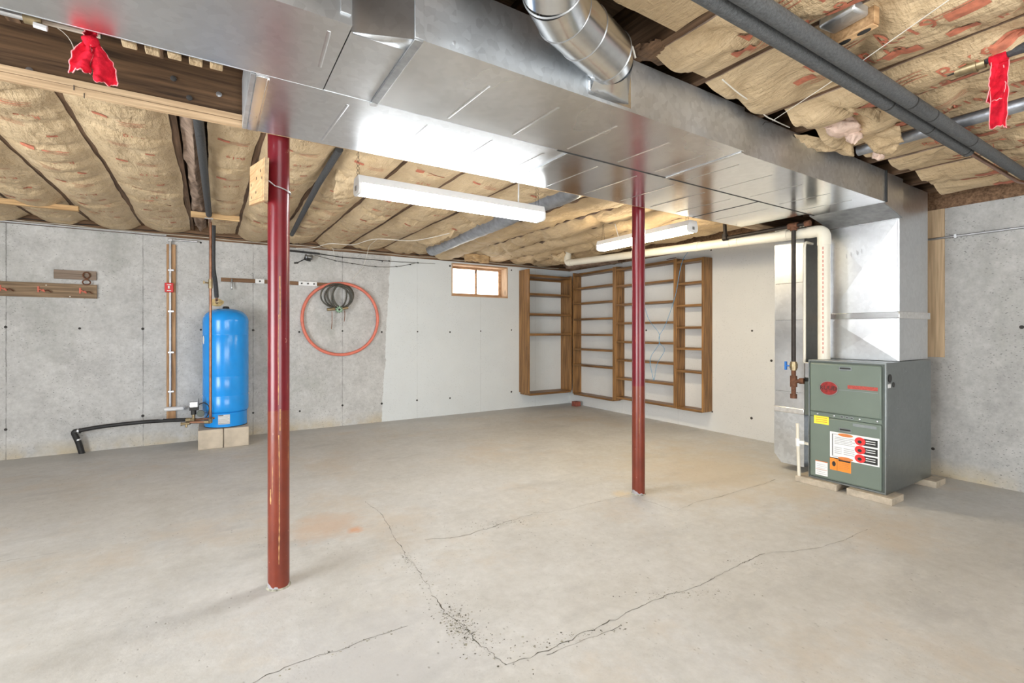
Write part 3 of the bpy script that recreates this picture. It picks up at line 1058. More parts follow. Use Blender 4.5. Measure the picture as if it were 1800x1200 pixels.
for (x, y, mt, lb) in [(0.273, 2.502, 'post1', 'red steel post nearest the camera with plywood panel wired to it'),
                       (2.690, 2.502, 'post2', 'red steel post in front of the wall shelves, orange lower part')]:
    t = thing('steel_post', lb, 'post', (x, y, 0), 'red steel posts under the beam')
    if x < 1:
        POST1 = t
    R_ = 0.047
    q = MB()
    q.lathe([(R_, 0.0), (R_, 0.4), (R_, 0.8), (R_, 1.2), (R_, 1.6), (R_, 2.153)], (x, y, 0), 40)
    q.build('shaft', mt, t)
    q = MB(); q.box(x - 0.058, 2.447, 2.153, x + 0.058, 2.558, 2.1605); q.build('cap_plate', mt, t)
    q = MB(); q.lathe([(R_ + 0.007, 0.0), (R_ + 0.004, 0.003), (R_, 0.006)], (x, y, 0), 40); q.build('mortar_collar', 'spall', t)

va_ = math.atan2(-2.502, -0.273)
for (da, z0, z1, w) in [(0.05, 0.12, 0.72, 0.0022), (0.12, 0.74, 0.84, 0.003), (-0.05, 0.86, 1.28, 0.0013), (0.10, 1.26, 1.46, 0.0035), (-0.8, 0.40, 0.47, 0.004)]:
    q = MB()
    n = int((z1 - z0) / 0.008)
    vs, fs = [], []
    for k in range(n + 1):
        z = z0 + (z1 - z0) * k / n
        a = va_ + da + 0.10 * noise.noise(Vector((da * 9, z * 5, 1)))
        ww = w * (0.4 + 1.6 * abs(noise.noise(Vector((z * 23, da, 4))))) / 0.0474
        for e in (-1, 1):
            vs.append(Vector((0.273 + 0.0474 * math.cos(a + e * ww), 2.502 + 0.0474 * math.sin(a + e * ww), z)))
    fs = [(2 * k, 2 * k + 1, 2 * k + 3, 2 * k + 2) for k in range(n)]
    q.add(vs, fs)
    q.build('worn_streak', 'worn' if w < 0.005 else 'spall', POST1)

# plywood panel wired to the first post
t = thing('plywood_panel', 'small pale plywood panel tied with wire to the near red post', 'board', (0.20, 2.56, 1.80))
Mx = Matrix.Translation((0.212, 2.40, 1.885)) @ Matrix.Rotation(math.radians(7.5), 4, 'Z') @ Matrix.Rotation(math.radians(7), 4, 'X')
q = MB(); q.box(-0.008, 0, -0.094, 0.008, 0.31, 0.094, 0, Mx); q.build('panel', 'plywood', t, 0.001)
q = MB(); q.box(-0.0085, -0.001, -0.0935, 0.0085, 0.0005, 0.0935, 0, Mx); q.build('edge_layer', 'plyedge', t)
q = MB(); q.box(-0.0095, 0.0, -0.078, -0.0075, 0.31, -0.076, 0, Mx); q.box(-0.0095, 0.024, -0.094, -0.0075, 0.026, 0.094, 0, Mx); q.build('groove', 'plyedge', t)
for (yy, zz) in [(0.08, 0.045), (0.05, 0.01), (0.27, 0.0), (0.16, 0.02), (0.16, -0.045), (0.26, -0.06)]:
    p = Mx @ Vector((-0.008, yy, zz))
    q = MB(); q.lathe([(0.007, 0), (0.006, -0.0015)], p, 10, 'x'); q.build('screw_hole', 'tie', t)
q = MB()
loop = [(0.273 + 0.0505 * math.cos(a), 2.495 + 0.0505 * math.sin(a), 1.868 - 0.012 * math.cos(a)) for a in [math.radians(k) for k in range(-115, 200, 15)]]
q.tube([(0.222, 2.42, 1.885)] + loop, 0.003, 6)
q.build('wire_tie', 'zinc', t)

# ================================================================== DUCTWORK
def bead(parent, x, y0, y1, z, skew=0.0):
    q = MB()
    q.prism([(-0.006, 0), (0.006, 0), (0, -0.0018)], y0, y1, 'y')
    q.v = [Vector((v.x + x + skew * (v.y - y0), v.y, v.z + z)) for v in q.v]
    q.build('stiffening_bead', 'galv', parent)


YN, YS = 1.405, 1.876
tr = thing('supply_trunk_duct', 'long galvanized trunk duct with round takeoff, running from the furnace plenum', 'duct', (0.8, 1.64, ZD))
ZT = 2.316
for (a, b, yn, nm) in [(-3.4, 0.352, 1.437, 'galv'), (0.545, 2.248, YN - 0.012, 'galv'), (2.252, 3.948, YN + 0.012, 'galv')]:
    q = MB(); q.box(a, yn, ZD - 0.002, b, YS, ZT); q.mi[2] = 1; o = q.build('trunk_section', ['galv' if a < 0 else 'galv_mid' if a < 2 else 'galv_clear', 'galv_side'], tr)
q = MB()       # tapered transition piece
q.add([(0.356, 1.468, ZD - 0.001), (0.54, 1.400, ZD - 0.001), (0.54, YS, ZD - 0.001), (0.356, YS, ZD - 0.001), (0.356, 1.468, ZT), (0.54, 1.400, ZT), (0.54, YS, ZT), (0.356, YS, ZT)],
      [(0, 3, 2, 1), (4, 5, 6, 7), (0, 1, 5, 4), (1, 2, 6, 5), (2, 3, 7, 6), (3, 0, 4, 7)])
q.build('transition_section', 'galv', tr)
q = MB()       # bent-up lip of the transition
q.add([(0.362, 1.466, ZD - 0.003), (0.535, 1.399, ZD - 0.003), (0.525, 1.470, ZD - 0.0035), (0.362, 1.475, ZD - 0.003)], [(0, 1, 2, 3)])
q.build('lip', 'galv_side', tr, solid=0.001)
q = MB(); q.box(0.318, 1.430, 2.125, 0.348, 1.437, ZT); q.build('drive_cleat', 'galv_side', tr, 0.001)
q = MB(); q.box(0.527, 1.386, ZD - 0.004, 0.556, 1.396, ZT); q.build('drive_cleat', 'galv_side', tr, 0.001)
q = MB(); q.box(0.527, 1.392, ZD - 0.009, 0.556, YS - 0.004, ZD - 0.002); q.build('drive_cleat', 'galv_dark', tr, 0.002)
q = MB(); q.lathe([(0.016, -0.01), (0.016, -0.002)], (0.541, YS - 0.002, ZD), 14); q.build('cleat_end', 'galv_bright', tr)
for x in (2.25, 3.95):
    q = MB(); q.box(x - 0.006, YN + 0.002, ZD - 0.003, x + 0.006, YN + 0.012, ZT); q.build('joint', 'gap', tr)
q = MB(); q.box(2.236, YN, ZD - 0.006, 2.264, YS, ZD - 0.002); q.build('slip_joint', 'galv_bright', tr, 0.001)
for x in (-2.2, -1.6, -1.0, -0.5):
    bead(tr, x, 1.50, 1.82, ZD - 0.002)
bead(tr, 0.30, 1.50, 1.72, ZD - 0.002, 0.06)
for x in (0.86, 1.18, 1.50, 1.84, 2.12, 2.40, 2.72, 3.05, 3.40, 3.70):
    bead(tr, x, 1.52, 1.84, ZD - 0.002, -0.05)
q = MB(); q.lathe([(0.006, 0), (0.005, -0.004)], (0.66, YN - 0.012, 2.125), 8, 'y'); q.build('screw', 'zinc', tr)
# lip and shadow gap between the two ducts
q = MB(); q.box(-3.4, YS - 0.001, ZD - 0.0025, 1.45, YS + 0.0035, ZD); q.build('flange', 'galv_side', tr)
q = MB(); q.box(1.45, YS - 0.001, ZD - 0.004, 3.948, YS + 0.007, ZD + 0.002); q.build('joint', 'gap', tr)
# hanging strap
q = MB(); q.tube([PZ(1363, 214, 2.31), (2.44, YN - 0.004, 2.29), (2.44, YN + 0.008, 2.28)], 0.0018, 6); q.build('hanger_wire', 'iron', tr)

RY0, RY1 = 1.884, 2.421
rt = thing('return_duct', 'flat galvanized return duct between the trunk duct and the timber beam', 'duct', (2.0, 2.16, ZD))
for (a, b) in [(0.135, 1.528), (1.532, 3.203), (3.207, 3.86)]:
    q = MB(); q.box(a, RY0, ZD, b, RY1, ZT); q.build('duct_section', 'galv' if a < 1 else 'galv_clear', rt)
q = MB(); q.box(0.118, RY0 + 0.004, ZD - 0.002, 0.1345, RY1, ZT - 0.002); q.build('end_cap', 'galv_side', rt, 0.001)
q = MB(); q.box(0.136, RY0 + 0.01, ZD - 0.004, 0.172, RY1 - 0.004, ZD); q.build('end_flange', 'galv_bright', rt, 0.0015)
q = MB(); q.box(0.172, RY0 + 0.02, ZD - 0.003, 0.178, RY1 - 0.002, ZD); q.build('end_hem', 'galv_bright', rt)
q = MB(); q.box(1.515, RY0, ZD - 0.005, 1.545, RY1, ZD); q.build('slip_joint', 'galv_bright', rt, 0.001)
q = MB(); q.box(3.202, RY0, ZD - 0.002, 3.208, RY1, ZD + 0.001); q.build('joint', 'gap', rt)
for x in (0.46, 0.80, 1.12, 1.42, 1.78, 2.08, 2.40, 2.70, 2.98, 3.45):
    bead(rt, x, 1.95, 2.38, ZD, -0.04)

# plenum with its elbow on the furnace
PXF, PYN, PXB, PYF = 4.27, 1.45, 4.86, 1.915
FT = 0.98
pl = thing('supply_plenum', 'tall cross-creased galvanized plenum standing on the furnace', 'duct', (4.56, 1.68, FT))


def cross_panel(corners, out, h):
    a, b, c_, d = [Vector(p) for p in corners]
    m = (a + b + c_ + d) / 4 + Vector(out) * h
    q = MB()
    q.add([a, b, c_, d, m], [(0, 1, 4), (1, 2, 4), (2, 3, 4), (3, 0, 4)])
    return q


ZS0, ZS1 = 1.305, 1.345
for (z0, z1, dx) in [(FT + 0.004, ZS0, 0.0), (ZS1, 2.035, 0.0)]:
    # core box
    zt = z1 if z1 < 2 else ZT
    q = MB(); q.box(PXF + 0.012, PYN + 0.012, z0, PXB, PYF, zt); q.build('plenum_core', 'galv_side', pl)
    q = cross_panel([(PXF + 0.011, PYN, z0), (PXF + 0.011, PYF, z0), (PXF + 0.011, PYF, z1), (PXF + 0.011, PYN, z1)], (-1, 0, 0), 0.010); q.build('front_panel', 'galv_plenum', pl, sharp=0.2)
    q = cross_panel([(PXF, PYN + 0.011, z0), (PXB, PYN + 0.011, z0), (PXB, PYN + 0.011, zt), (PXF, PYN + 0.011, zt)], (0, -1, 0), 0.012); q.build('side_panel', 'galv_plenum', pl, sharp=0.2)
q = MB(); q.box(PXF - 0.006, PYN - 0.004, ZS0 - 0.003, PXF + 0.012, PYF, ZS1 + 0.003); q.build('slip_joint', 'galv_bright', pl, 0.003)
q = MB(); q.box(PXF - 0.002, PYN - 0.006, ZS0 - 0.006, PXB + 0.002, PYN + 0.014, ZS1 + 0.006); q.build('foil_tape', 'foil', pl, 0.004)
q = MB(); q.prism([(3.953, ZD), (PXF + 0.01, 2.035), (PXF + 0.01, ZT), (4.05, ZT), (3.953, ZT)], PYN - 0.022, PYF, 'y'); q.build('elbow', 'galv', pl)
q = MB(); q.box(PXF - 0.004, PYN - 0.004, 2.028, PXF + 0.008, PYF, 2.038); q.build('hem', 'galv_bright', pl)
q = MB()
q.prism([(3.953, ZD - 0.002), (PXF + 0.004, 2.033), (PXF + 0.004, 2.036), (3.953, ZD + 0.001)], PYN - 0.02, PYF - 0.002, 'y'); q.build('elbow_throat', 'galv_dark', pl)
for px, py in [(1488, 450), (1496, 447), (1506, 444), (1514, 441)]:
    p = PX(px, py, PXF - 0.009)
    q = MB()
    for k in range(3):
        q.box(p.x - 0.0006, p.y - 0.004 + 0.003 * k, p.z - 0.022 + 0.006 * k, p.x, p.y - 0.0025 + 0.003 * k, p.z + 0.012 + 0.004 * k)
    q.build('stencil_mark', 'greyink', pl)
q = MB(); q.box(PXF - 0.02, PYF - 0.002, FT + 0.01, PXF + 0.10, PYF + 0.012, 1.93); q.build('drive_cleat', 'galv_side', pl, 0.001)

# return drop beside the furnace
rd = thing('return_drop_duct', 'tall narrow sheet metal return duct standing behind the black gas pipe', 'duct', (4.5, 2.22, 0.08))
q = MB(); q.box(4.25, 2.10, 0.53, 4.84, 2.35, ZD - 0.004); q.build('upper_section', 'galv_plenum', rd)
q = MB(); q.prism([(2.10, 0.055), (2.29, 0.055), (2.352, 0.13), (2.352, 0.50), (2.10, 0.50)], 4.245, 4.84, 'x'); q.build('boot', 'galv_side', rd)
q = MB(); q.box(4.40, 1.962, 0.055, 4.82, 2.10, 0.47); q.build('boot_neck', 'galv_side', rd)
q = MB(); q.box(4.238, 2.095, 0.498, 4.845, 2.357, 0.545); q.build('foil_tape', 'foil', rd, 0.006)
for z in (0.68, 1.30, 1.62):
    q = MB(); q.box(4.246, 2.11, z, 4.25, 2.34, z + 0.004); q.build('crease', 'galv_bright', rd)

# round takeoff pipe with adjustable elbow
rp = thing('round_takeoff_duct', 'round galvanized elbow pipe with square boot on the side of the trunk duct', 'duct', (1.3, 1.33, 2.12))
q = MB()
bx0, bx1, bz0, bz1 = 1.235, 1.440, 2.125, 2.305
nr = 24
c0 = Vector((1.275, 1.325, 2.216)); ax = Vector((-0.60, -0.80, 0.0)).normalized()
s1 = ax.cross(Vector((0, 0, 1))).normalized()
RR = 0.092
ring = [c0 + s1 * (RR * 0.92 * math.cos(2 * math.pi * k / nr)) + Vector((0, 0, 1)) * (RR * 0.92 * math.sin(2 * math.pi * k / nr)) for k in range(nr)]
sq = []
for k in range(nr):
    a = 2 * math.pi * k / nr
    cx_, sz = math.cos(a), math.sin(a)
    m = max(abs(cx_), abs(sz))
    dirx = s1.x / abs(s1.x)
    sq.append(Vector(((bx0 + bx1) / 2 + dirx * cx_ / m * (bx1 - bx0) / 2, YN - 0.0125, (bz0 + bz1) / 2 + sz / m * (bz1 - bz0) / 2)))
q.add(sq + ring, [(k, (k + 1) % nr, nr + (k + 1) % nr, nr + k) for k in range(nr)])
q.build('boot', 'galv_bright', rp, sharp=25)
q = MB(); q.box(bx0 - 0.012, YN - 0.0135, bz0 - 0.014, bx1 + 0.012, YN - 0.0125, bz1 + 0.005); q.build('boot_flange', 'galv_bright', rp)
path = [c0, Vector((1.235, 1.298, 2.216)), Vector((1.070, 1.243, 2.217)), Vector((0.955, 1.203, 2.218)), Vector((0.86, 1.135, 2.217)), Vector((0.79, 1.05, 2.24)), Vector((0.765, 1.02, 2.32)), Vector((0.765, 1.02, 2.54))]
q = MB(); q.tube(path[:2], [RR * 0.92, RR * 0.94], 36, caps=False); q.build('collar', 'galv_bright', rp, sharp=30)
for i in range(1, 7):
    q = MB()
    q.tube([path[i], path[i + 1]], [RR, RR], 36, caps=False)
    q.build('gore' if i < 6 else 'pipe', 'galv_bright', rp, sharp=30)
for i in range(1, 6):
    d = (path[i + 1] - path[i - 1]).normalized()
    q = MB(); q.tube([path[i] - d * 0.004, path[i], path[i] + d * 0.004], [RR - 0.001, RR + 0.0025, RR - 0.001], 36, caps=False); q.build('seam_ring', 'galv_dark', rp, sharp=60)
q = MB(); q.tube([c0 + Vector((0.05, -0.03, 0.07)), c0 + Vector((0.075, -0.04, 0.06)), c0 + Vector((0.085, -0.045, 0.02))], 0.004, 6); q.build('tape_end', 'string', rp)

# silver duct slung under the far insulation
sd = MB()
path = spline([(2.19, 2.60, 2.275), PZ(1000, 335, 2.275), PZ(930, 362, 2.275), PZ(880, 386, 2.27), PZ(815, 413, 2.265), PZ(760, 438, 2.265)], 10)
sd.tube(path, [0.085 + 0.006 * noise.noise(Vector((i * 0.9, 0, 0))) for i in range(len(path))], 18)
tag(sd.build('silver_duct', 'silverduct', sharp=50), 'dusty silver round duct hanging under the insulation behind the cool lamp', 'duct')

# ================================================================== FLUORESCENT LIGHTS
def lamp(name, label, c, along, L, mat, zb, chains):
    """shop light: c = centre xy, zb = underside"""
    t = thing(name, label, 'light', (c[0], c[1], zb), 'fluorescent shop lights')

    def T(l, w, z):
        return (c[0] + l, c[1] + w, z) if along == 'x' else (c[0] + w, c[1] + l, z)

    def pr(poly, l0, l1, nm, m, bev=0.0):
        q = MB()
        n = len(poly)
        q.add([T(l0, u, z) for u, z in poly] + [T(l1, u, z) for u, z in poly],
              [tuple(range(n)), tuple(range(2 * n - 1, n - 1, -1))] + [((i + 1) % n, i, n + i, n + (i + 1) % n) for i in range(n)])
        return q.build(nm, m, t, bev)
    h = L / 2
    pr([(-0.062, zb + 0.052), (-0.045, zb + 0.098), (0.045, zb + 0.098), (0.062, zb + 0.052)], -h, h, 'housing', 'white', 0.002)
    pr([(-0.060, zb + 0.051), (-0.058, zb + 0.018), (-0.040, zb + 0.002), (0.040, zb + 0.002), (0.058, zb + 0.018), (0.060, zb + 0.051)], -h + 0.018, h - 0.018, 'diffuser', mat)
    for s_ in (-1, 1):
        pr([(-0.063, zb + 0.053), (-0.061, zb + 0.012), (-0.042, zb - 0.002), (0.042, zb - 0.002), (0.061, zb + 0.012), (0.063, zb + 0.053)], s_ * h, s_ * (h - 0.017), 'end_cap', 'white', 0.002)
        q = MB(); q.box(*T(s_ * h, -0.012, zb + 0.02), *T(s_ * (h + 0.004), 0.012, zb + 0.045)); q.build('socket', 'galv_dark', t)
    for l in chains:
        for w in (-0.02, 0.02):
            q = MB()
            z0, z1 = zb + 0.096, ZJ - 0.002
            n = int((z1 - z0) / 0.012)
            for k in range(n):
                a = z0 + (z1 - z0) * k / n
                ww = w * (1 - k / n)
                q.tube([Vector(T(l + (0.0022 if k % 2 else -0.0022), ww, a)), Vector(T(l + (0.0022 if k % 2 else -0.0022), ww, a + 0.014))], 0.0011, 5)
            q.build('chain', 'iron', t)
    return t


l1 = lamp('shop_light', 'bright white fluorescent light hanging lengthwise behind the duct, left of the window', (1.315, 2.71), 'x', 1.26, 'tube1', 1.965, (-0.62, 0.60))
q = MB(); q.tube(spline([(1.76, 2.71, 2.06), (1.765, 2.715, 2.12), (1.75, 2.69, 2.17), (1.73, 2.66, 2.20)], 8), 0.005, 8); q.build('power_cord', 'white', l1)
l2 = lamp('shop_light', 'warm yellowish fluorescent light hanging crosswise above the wall shelves', (3.40, 3.12), 'y', 1.12, 'tube2', 2.030, (0.52, -0.50))
q = MB(); q.tube(spline([(3.40, 3.42, 2.125), (3.395, 3.44, 2.2), (3.40, 3.47, 2.27)], 8), 0.0035, 6); q.build('power_cord', 'white', l2)

# ================================================================== WINDOW
def wbox(n, m, x0, y0, z0, x1, y1, z1, p=None, b=0.002):
    q = MB(); q.box(x0, y0, z0, x1, y1, z1)
    return q.build(n, m, p, b)


win = struct(wbox('window_1', 'winwood', WX0, YA - 0.004, WZ0, WX1, YA + 0.24, WZ0 + 0.022))
wbox('side_jamb', 'winjamb', WX1 - 0.022, YA - 0.004, WZ0 + 0.022, WX1, YA + 0.24, WZ1, win)
wbox('side_jamb', 'winjamb', WX0, YA - 0.004, WZ0 + 0.022, WX0 + 0.022, YA + 0.24, WZ1, win)
wbox('head_jamb', 'winwood', WX0 + 0.022, YA - 0.004, WZ1 - 0.022, WX1 - 0.022, YA + 0.24, WZ1, win)
gy = YA + 0.17
wbox('sash_rail', 'winwood', WX0 + 0.022, gy, WZ0 + 0.022, WX1 - 0.022, gy + 0.035, WZ0 + 0.058, win)
wbox('sash_rail', 'winwood', WX0 + 0.022, gy, WZ1 - 0.052, WX1 - 0.022, gy + 0.035, WZ1 - 0.022, win)
wbox('sash_stile', 'winwood', WX1 - 0.060, gy, WZ0 + 0.058, WX1 - 0.022, gy + 0.035, WZ1 - 0.052, win)
wbox('sash_stile', 'winwood', WX0 + 0.022, gy, WZ0 + 0.058, WX0 + 0.050, gy + 0.035, WZ1 - 0.052, win)
wbox('mullion', 'winwood', 3.432, gy - 0.004, WZ0 + 0.058, 3.456, gy + 0.030, WZ1 - 0.052, win)
wbox('pane', 'glass', WX0 + 0.050, gy + 0.014, WZ0 + 0.058, 3.432, gy + 0.018, WZ1 - 0.052, win, 0)
wbox('pane', 'glass', 3.456, gy + 0.014, WZ0 + 0.058, WX1 - 0.060, gy + 0.018, WZ1 - 0.052, win, 0)
q = MB(); q.tube([(3.444, gy - 0.012, WZ1 - 0.055), (3.405, gy - 0.04, WZ1 - 0.11)], 0.007, 8); q.build('latch', 'iron', win)

# invented door frames round the fill lamps, unseen behind / beside the camera
q = MB(); q.box(-1.1, YR - 0.12, 0, -1.04, YR - 0.06, 2.06); q.box(2.24, YR - 0.12, 0, 2.3, YR - 0.06, 2.06); q.box(-1.04, YR - 0.12, 2.0, 2.24, YR - 0.06, 2.06)
struct(q.build('door_added_1', 'white'))
q = MB(); q.box(XL - 0.12, -0.1, 0, XL - 0.06, -0.04, 2.06); q.box(XL - 0.12, 2.44, 0, XL - 0.06, 2.5, 2.06); q.box(XL - 0.12, -0.04, 2.0, XL - 0.06, 2.44, 2.06)
struct(q.build('door_added_2', 'white'))

# ================================================================== SHELVES
su = thing('corner_shelf', 'brown stained shelf unit hung on the back wall right of the window', 'shelf', (4.6, 6.17, 0.25))
sx0, sx1, sy = 4.118, 4.969, 6.050
wbox('upright', 'shelf_v', sx0, sy, 0.25, sx0 + 0.022, YA - 0.002, 2.165, su)
wbox('upright', 'shelf_v', sx1 - 0.02, sy, 0.25, sx1, YA - 0.002, 2.10, su)
for z, nm in [(2.085, 'top_rail'), (1.797, 'shelf'), (1.486, 'shelf'), (1.173, 'shelf'), (0.252, 'shelf')]:
    wbox(nm, 'shelf_h', sx0 + 0.022, sy + 0.002, z - 0.034, sx1 - 0.02, YA - 0.004, z, su)
wbox('top_rail', 'shelf_h', sx0 + 0.022, YA - 0.03, 2.02, sx1 - 0.02, YA - 0.004, 2.06, su)

xf = 4.972
sb = thing('wall_shelf', 'long brown stained shelf unit with four uprights on the right wall', 'shelf', (5.06, 4.8, 0.24))
UP = [(6.036, 6.014, 2.15, 0.20), (5.125, 5.050, 2.145, 0.205), (4.040, 3.990, 2.125, 0.232), (3.628, 3.598, 2.095, 0.238)]
for a, b, zt, zb in UP:
    wbox('upright', 'shelf_v', xf, b, zb, XB - 0.002, a, zt, sb)
BAYS = [(6.014, 5.125, [1.905, 1.665, 1.413, 1.167, 0.934, 0.681, 0.212], 2.150, 2.132),
        (5.050, 4.040, [1.870, 1.602, 1.335, 1.067, 0.807, 0.542, 0.262], 2.135, 2.118),
        (3.990, 3.628, [1.815, 1.538, 1.266, 1.005, 0.722, 0.257], 2.100, 2.093)]
for ya, yb, zs, zt1, zt2 in BAYS:
    for z in zs:
        wbox('shelf', 'shelf_y', xf + 0.002, yb + 0.0005, z - 0.029, XB - 0.004, ya - 0.0005, z, sb)
    wbox('top_rail', 'shelf_y', xf + 0.002, yb + 0.0005, zt2 - 0.036, XB - 0.004, ya - 0.0005, zt2, sb)
q = MB(); q.tube([(4.99, 4.16, 2.135), (5.0, 4.02, 2.142)], 0.005, 6); q.build('nail', 'rust', sb)
# brackets: small nails through wall
tag(wbox('brick', 'brick', 4.955, 5.93, 0.0, 5.055, 6.04, 0.075, None, 0.006), 'single red brick on the floor in the corner under the shelves', 'brick')

# blue cord hanging over the shelf
bc = MB()
bc.tube(spline([PX(1225, 427, 4.95), PX(1200, 458, 4.955), PX(1187, 520, 4.955), PX(1170, 570, 4.955), PX(1159, 590, 4.955), PX(1158, 605, 4.955), PX(1145, 625, 4.955), PX(1143, 640, 4.955), PX(1149, 668, 4.957)], 8), 0.0032, 6)
bc.tube(spline([PX(1128, 520, 4.955), PX(1140, 560, 4.955), PX(1158, 585, 4.955), PX(1159, 602, 4.952), PX(1168, 615, 4.955), PX(1155, 640, 4.955), PX(1150, 668, 4.957)], 8), 0.0028, 6)
tag(bc.build('blue_cord', 'bluecord'), 'thin blue cord dangling in front of the long wall shelf', 'cord')

# ================================================================== FURNACE
fx0, fx1, fy0, fy1, fz0 = 4.02, 4.85, 1.437, 1.955, 0.05
fn_ = thing('furnace', 'grey-green gas furnace with round red badge, standing on pavers', 'furnace', (4.43, 1.69, fz0))
wbox('cabinet', 'furn_side', fx0 + 0.012, fy0, fz0, fx1, fy1, FT, fn_, 0.004)
wbox('front_frame', 'furn_trim', fx0 + 0.006, fy0 + 0.012, fz0 + 0.004, fx0 + 0.0115, fy1 - 0.008, FT - 0.01, fn_)
wbox('corner_trim', 'furn_side', fx0 - 0.002, fy0, fz0, fx0 + 0.0115, fy0 + 0.011, FT, fn_, 0.002)
wbox('corner_trim', 'furn_side', fx0 - 0.002, fy1 - 0.008, fz0, fx0 + 0.0115, fy1, FT, fn_, 0.002)
wbox('top_trim', 'furn_side', fx0 - 0.002, fy0 + 0.011, FT - 0.012, fx0 + 0.0115, fy1 - 0.008, FT, fn_, 0.002)
wbox('bottom_trim', 'furn_side', fx0 - 0.002, fy0 + 0.011, fz0, fx0 + 0.0115, fy1 - 0.008, fz0 + 0.012, fn_, 0.002)
dy0, dy1 = fy0 + 0.026, fy1 - 0.016
ud = wbox('upper_door', 'furn_green', fx0 - 0.014, dy0, 0.578, fx0 + 0.006, dy1, FT - 0.022, fn_, 0.012)
ld = wbox('lower_door', 'furn_green', fx0 - 0.014, dy0, 0.070, fx0 + 0.006, dy1, 0.540, fn_, 0.012)
ctl = wbox('control_strip', 'furn_green', fx0 - 0.004, dy0, 0.542, fx0 + 0.006, dy1, 0.576, fn_, 0.003)
FXD = fx0 - 0.0145


def fr(x0, y0, x1, y1, n, m, p, d=0.0015, X=None):
    """flat print / fitting on the furnace front from photo pixels"""
    X = FXD if X is None else X
    a, b = PX(x0, y0, X), PX(x1, y1, X)
    q = MB(); q.box(X - d, min(a.y, b.y), min(a.z, b.z), X, max(a.y, b.y), max(a.z, b.z))
    return q.build(n, m, p)


def skew(mb, x0, y0, x1, y1, d=0.0015, mi=0, X=None):
    X = FXD if X is None else X
    a, b = PX(x0, y0, X), PX(x1, y1, X)
    mb.box(X - d, min(a.y, b.y), min(a.z, b.z), X, max(a.y, b.y), max(a.z, b.z), mi)


def ZY(x0, x1, z0, z1, n, m, p, d=0.0015, X=None):
    """print between photo columns x0..x1 at heights z0..z1"""
    X = FXD if X is None else X
    a, b = PX(x0, 600, X), PX(x1, 600, X)
    q = MB(); q.box(X - d, min(a.y, b.y), z0, X, max(a.y, b.y), z1)
    return q.build(n, m, p)


def zat(px, py):
    return PX(px, py, FXD).z


# recessed grips
for (x0, x1, py, dr) in [(1475, 1497, 648, ud), (1475, 1497, 756, ld)]:
    z = zat(1486, py)
    ZY(x0, x1, z - 0.013, z + 0.013, 'grip', 'furn_side', dr, 0.003)
    ZY(x0 + 1.5, x1 - 1.5, z - 0.004, z + 0.008, 'grip_slot', 'ink', dr, 0.0042)
# badge
bc_ = PX(1457, 682, FXD)
q = MB(); disc(q, bc_, 0.066, 0.056, 'x', 32, 0.004); q.build('badge_rim', 'badgerim', ud)
q = MB(); disc(q, (FXD - 0.004, bc_.y, bc_.z), 0.060, 0.050, 'x', 32, 0.002); bd = q.build('badge', 'badge', ud)
q = MB(); vs, fs = text_mesh('RUUD')
q.add([Vector((FXD - 0.0072, bc_.y - u * 0.045, bc_.z + w * 0.045)) for u, w in vs], fs); q.build('badge_lettering', 'ink', ud, recalc=False)
z = zat(1517, 682)
ZY(1490, 1543, z - 0.013, z + 0.013, 'red_strip', 'redstrip', ud, 0.002)
ZY(1474, 1543, z - 0.030, z - 0.027, 'trim_line', 'furn_side', ud, 0.001)
# screws and vents on the control strip
for px, py in [(1437, 725.5), (1466, 731), (1511, 738), (1542, 741)]:
    p = PX(px, py, fx0 - 0.0045)
    q = MB(); q.lathe([(0.008, 0), (0.006, -0.004), (0.002, -0.005)], (fx0 - 0.0045, p.y, 0.560), 10, 'x'); q.build('screw', 'zinc', ctl)
for px in (1480, 1489, 1497):
    p = PX(px, 735, fx0 - 0.0045)
    q = MB(); disc(q, (fx0 - 0.0045, p.y, 0.560), 0.014, 0.009, 'x', 18, 0.002); q.build('vent_knockout', 'furn_side', ctl)
    q = MB(); disc(q, (fx0 - 0.0065, p.y, 0.560), 0.009, 0.0035, 'x', 14, 0.0006); q.build('vent_slot', 'ink', ctl)
# stickers
z1, z0 = zat(1444, 731), zat(1444, 745)
st = ZY(1431, 1457, z0, z1, 'yellow_sticker', 'yellow', ld)
for k in range(3):
    ZY(1434, 1454, z0 + (z1 - z0) * (0.25 + 0.25 * k), z0 + (z1 - z0) * (0.32 + 0.25 * k), 'print_line', 'brownoval', ld, 0.0019)
z1, z0 = zat(1500, 764), zat(1500, 812)
ZY(1459, 1546, z0, z1, 'safety_sticker', 'paper', ld)
H = z1 - z0
for k, xx in enumerate((1462.5, 1464)):
    pass
ZY(1463, 1464.3, z0 + H * 0.10, z0 + H * 0.92, 'print_frame', 'ink', ld, 0.0019)
ZY(1463, 1474, z0 + H * 0.915, z0 + H * 0.925, 'print_frame', 'ink', ld, 0.0019)
ZY(1463, 1474, z0 + H * 0.075, z0 + H * 0.085, 'print_frame', 'ink', ld, 0.0019)
for zz in (0.93, 0.06):
    a, b = PX(1473, 600, FXD), PX(1500, 600, FXD)
    q = MB(); disc(q, (FXD - 0.0015, (a.y + b.y) / 2, z0 + H * zz), abs(a.y - b.y) / 2, 0.012, 'x', 20, 0.0012); q.build('orange_oval', 'brownoval', ld)
for k in range(5):
    ZY(1467, 1503 - (k % 2) * 5, z0 + H * (0.80 - 0.06 * k), z0 + H * (0.825 - 0.06 * k), 'print_line', 'greyink', ld, 0.0019)
for k in range(4):
    ZY(1467, 1480, z0 + H * (0.42 - 0.07 * k), z0 + H * (0.445 - 0.07 * k), 'print_line', 'greyink', ld, 0.0019)
    ZY(1483, 1502, z0 + H * (0.42 - 0.07 * k), z0 + H * (0.445 - 0.07 * k), 'print_line', 'greyink', ld, 0.0019)
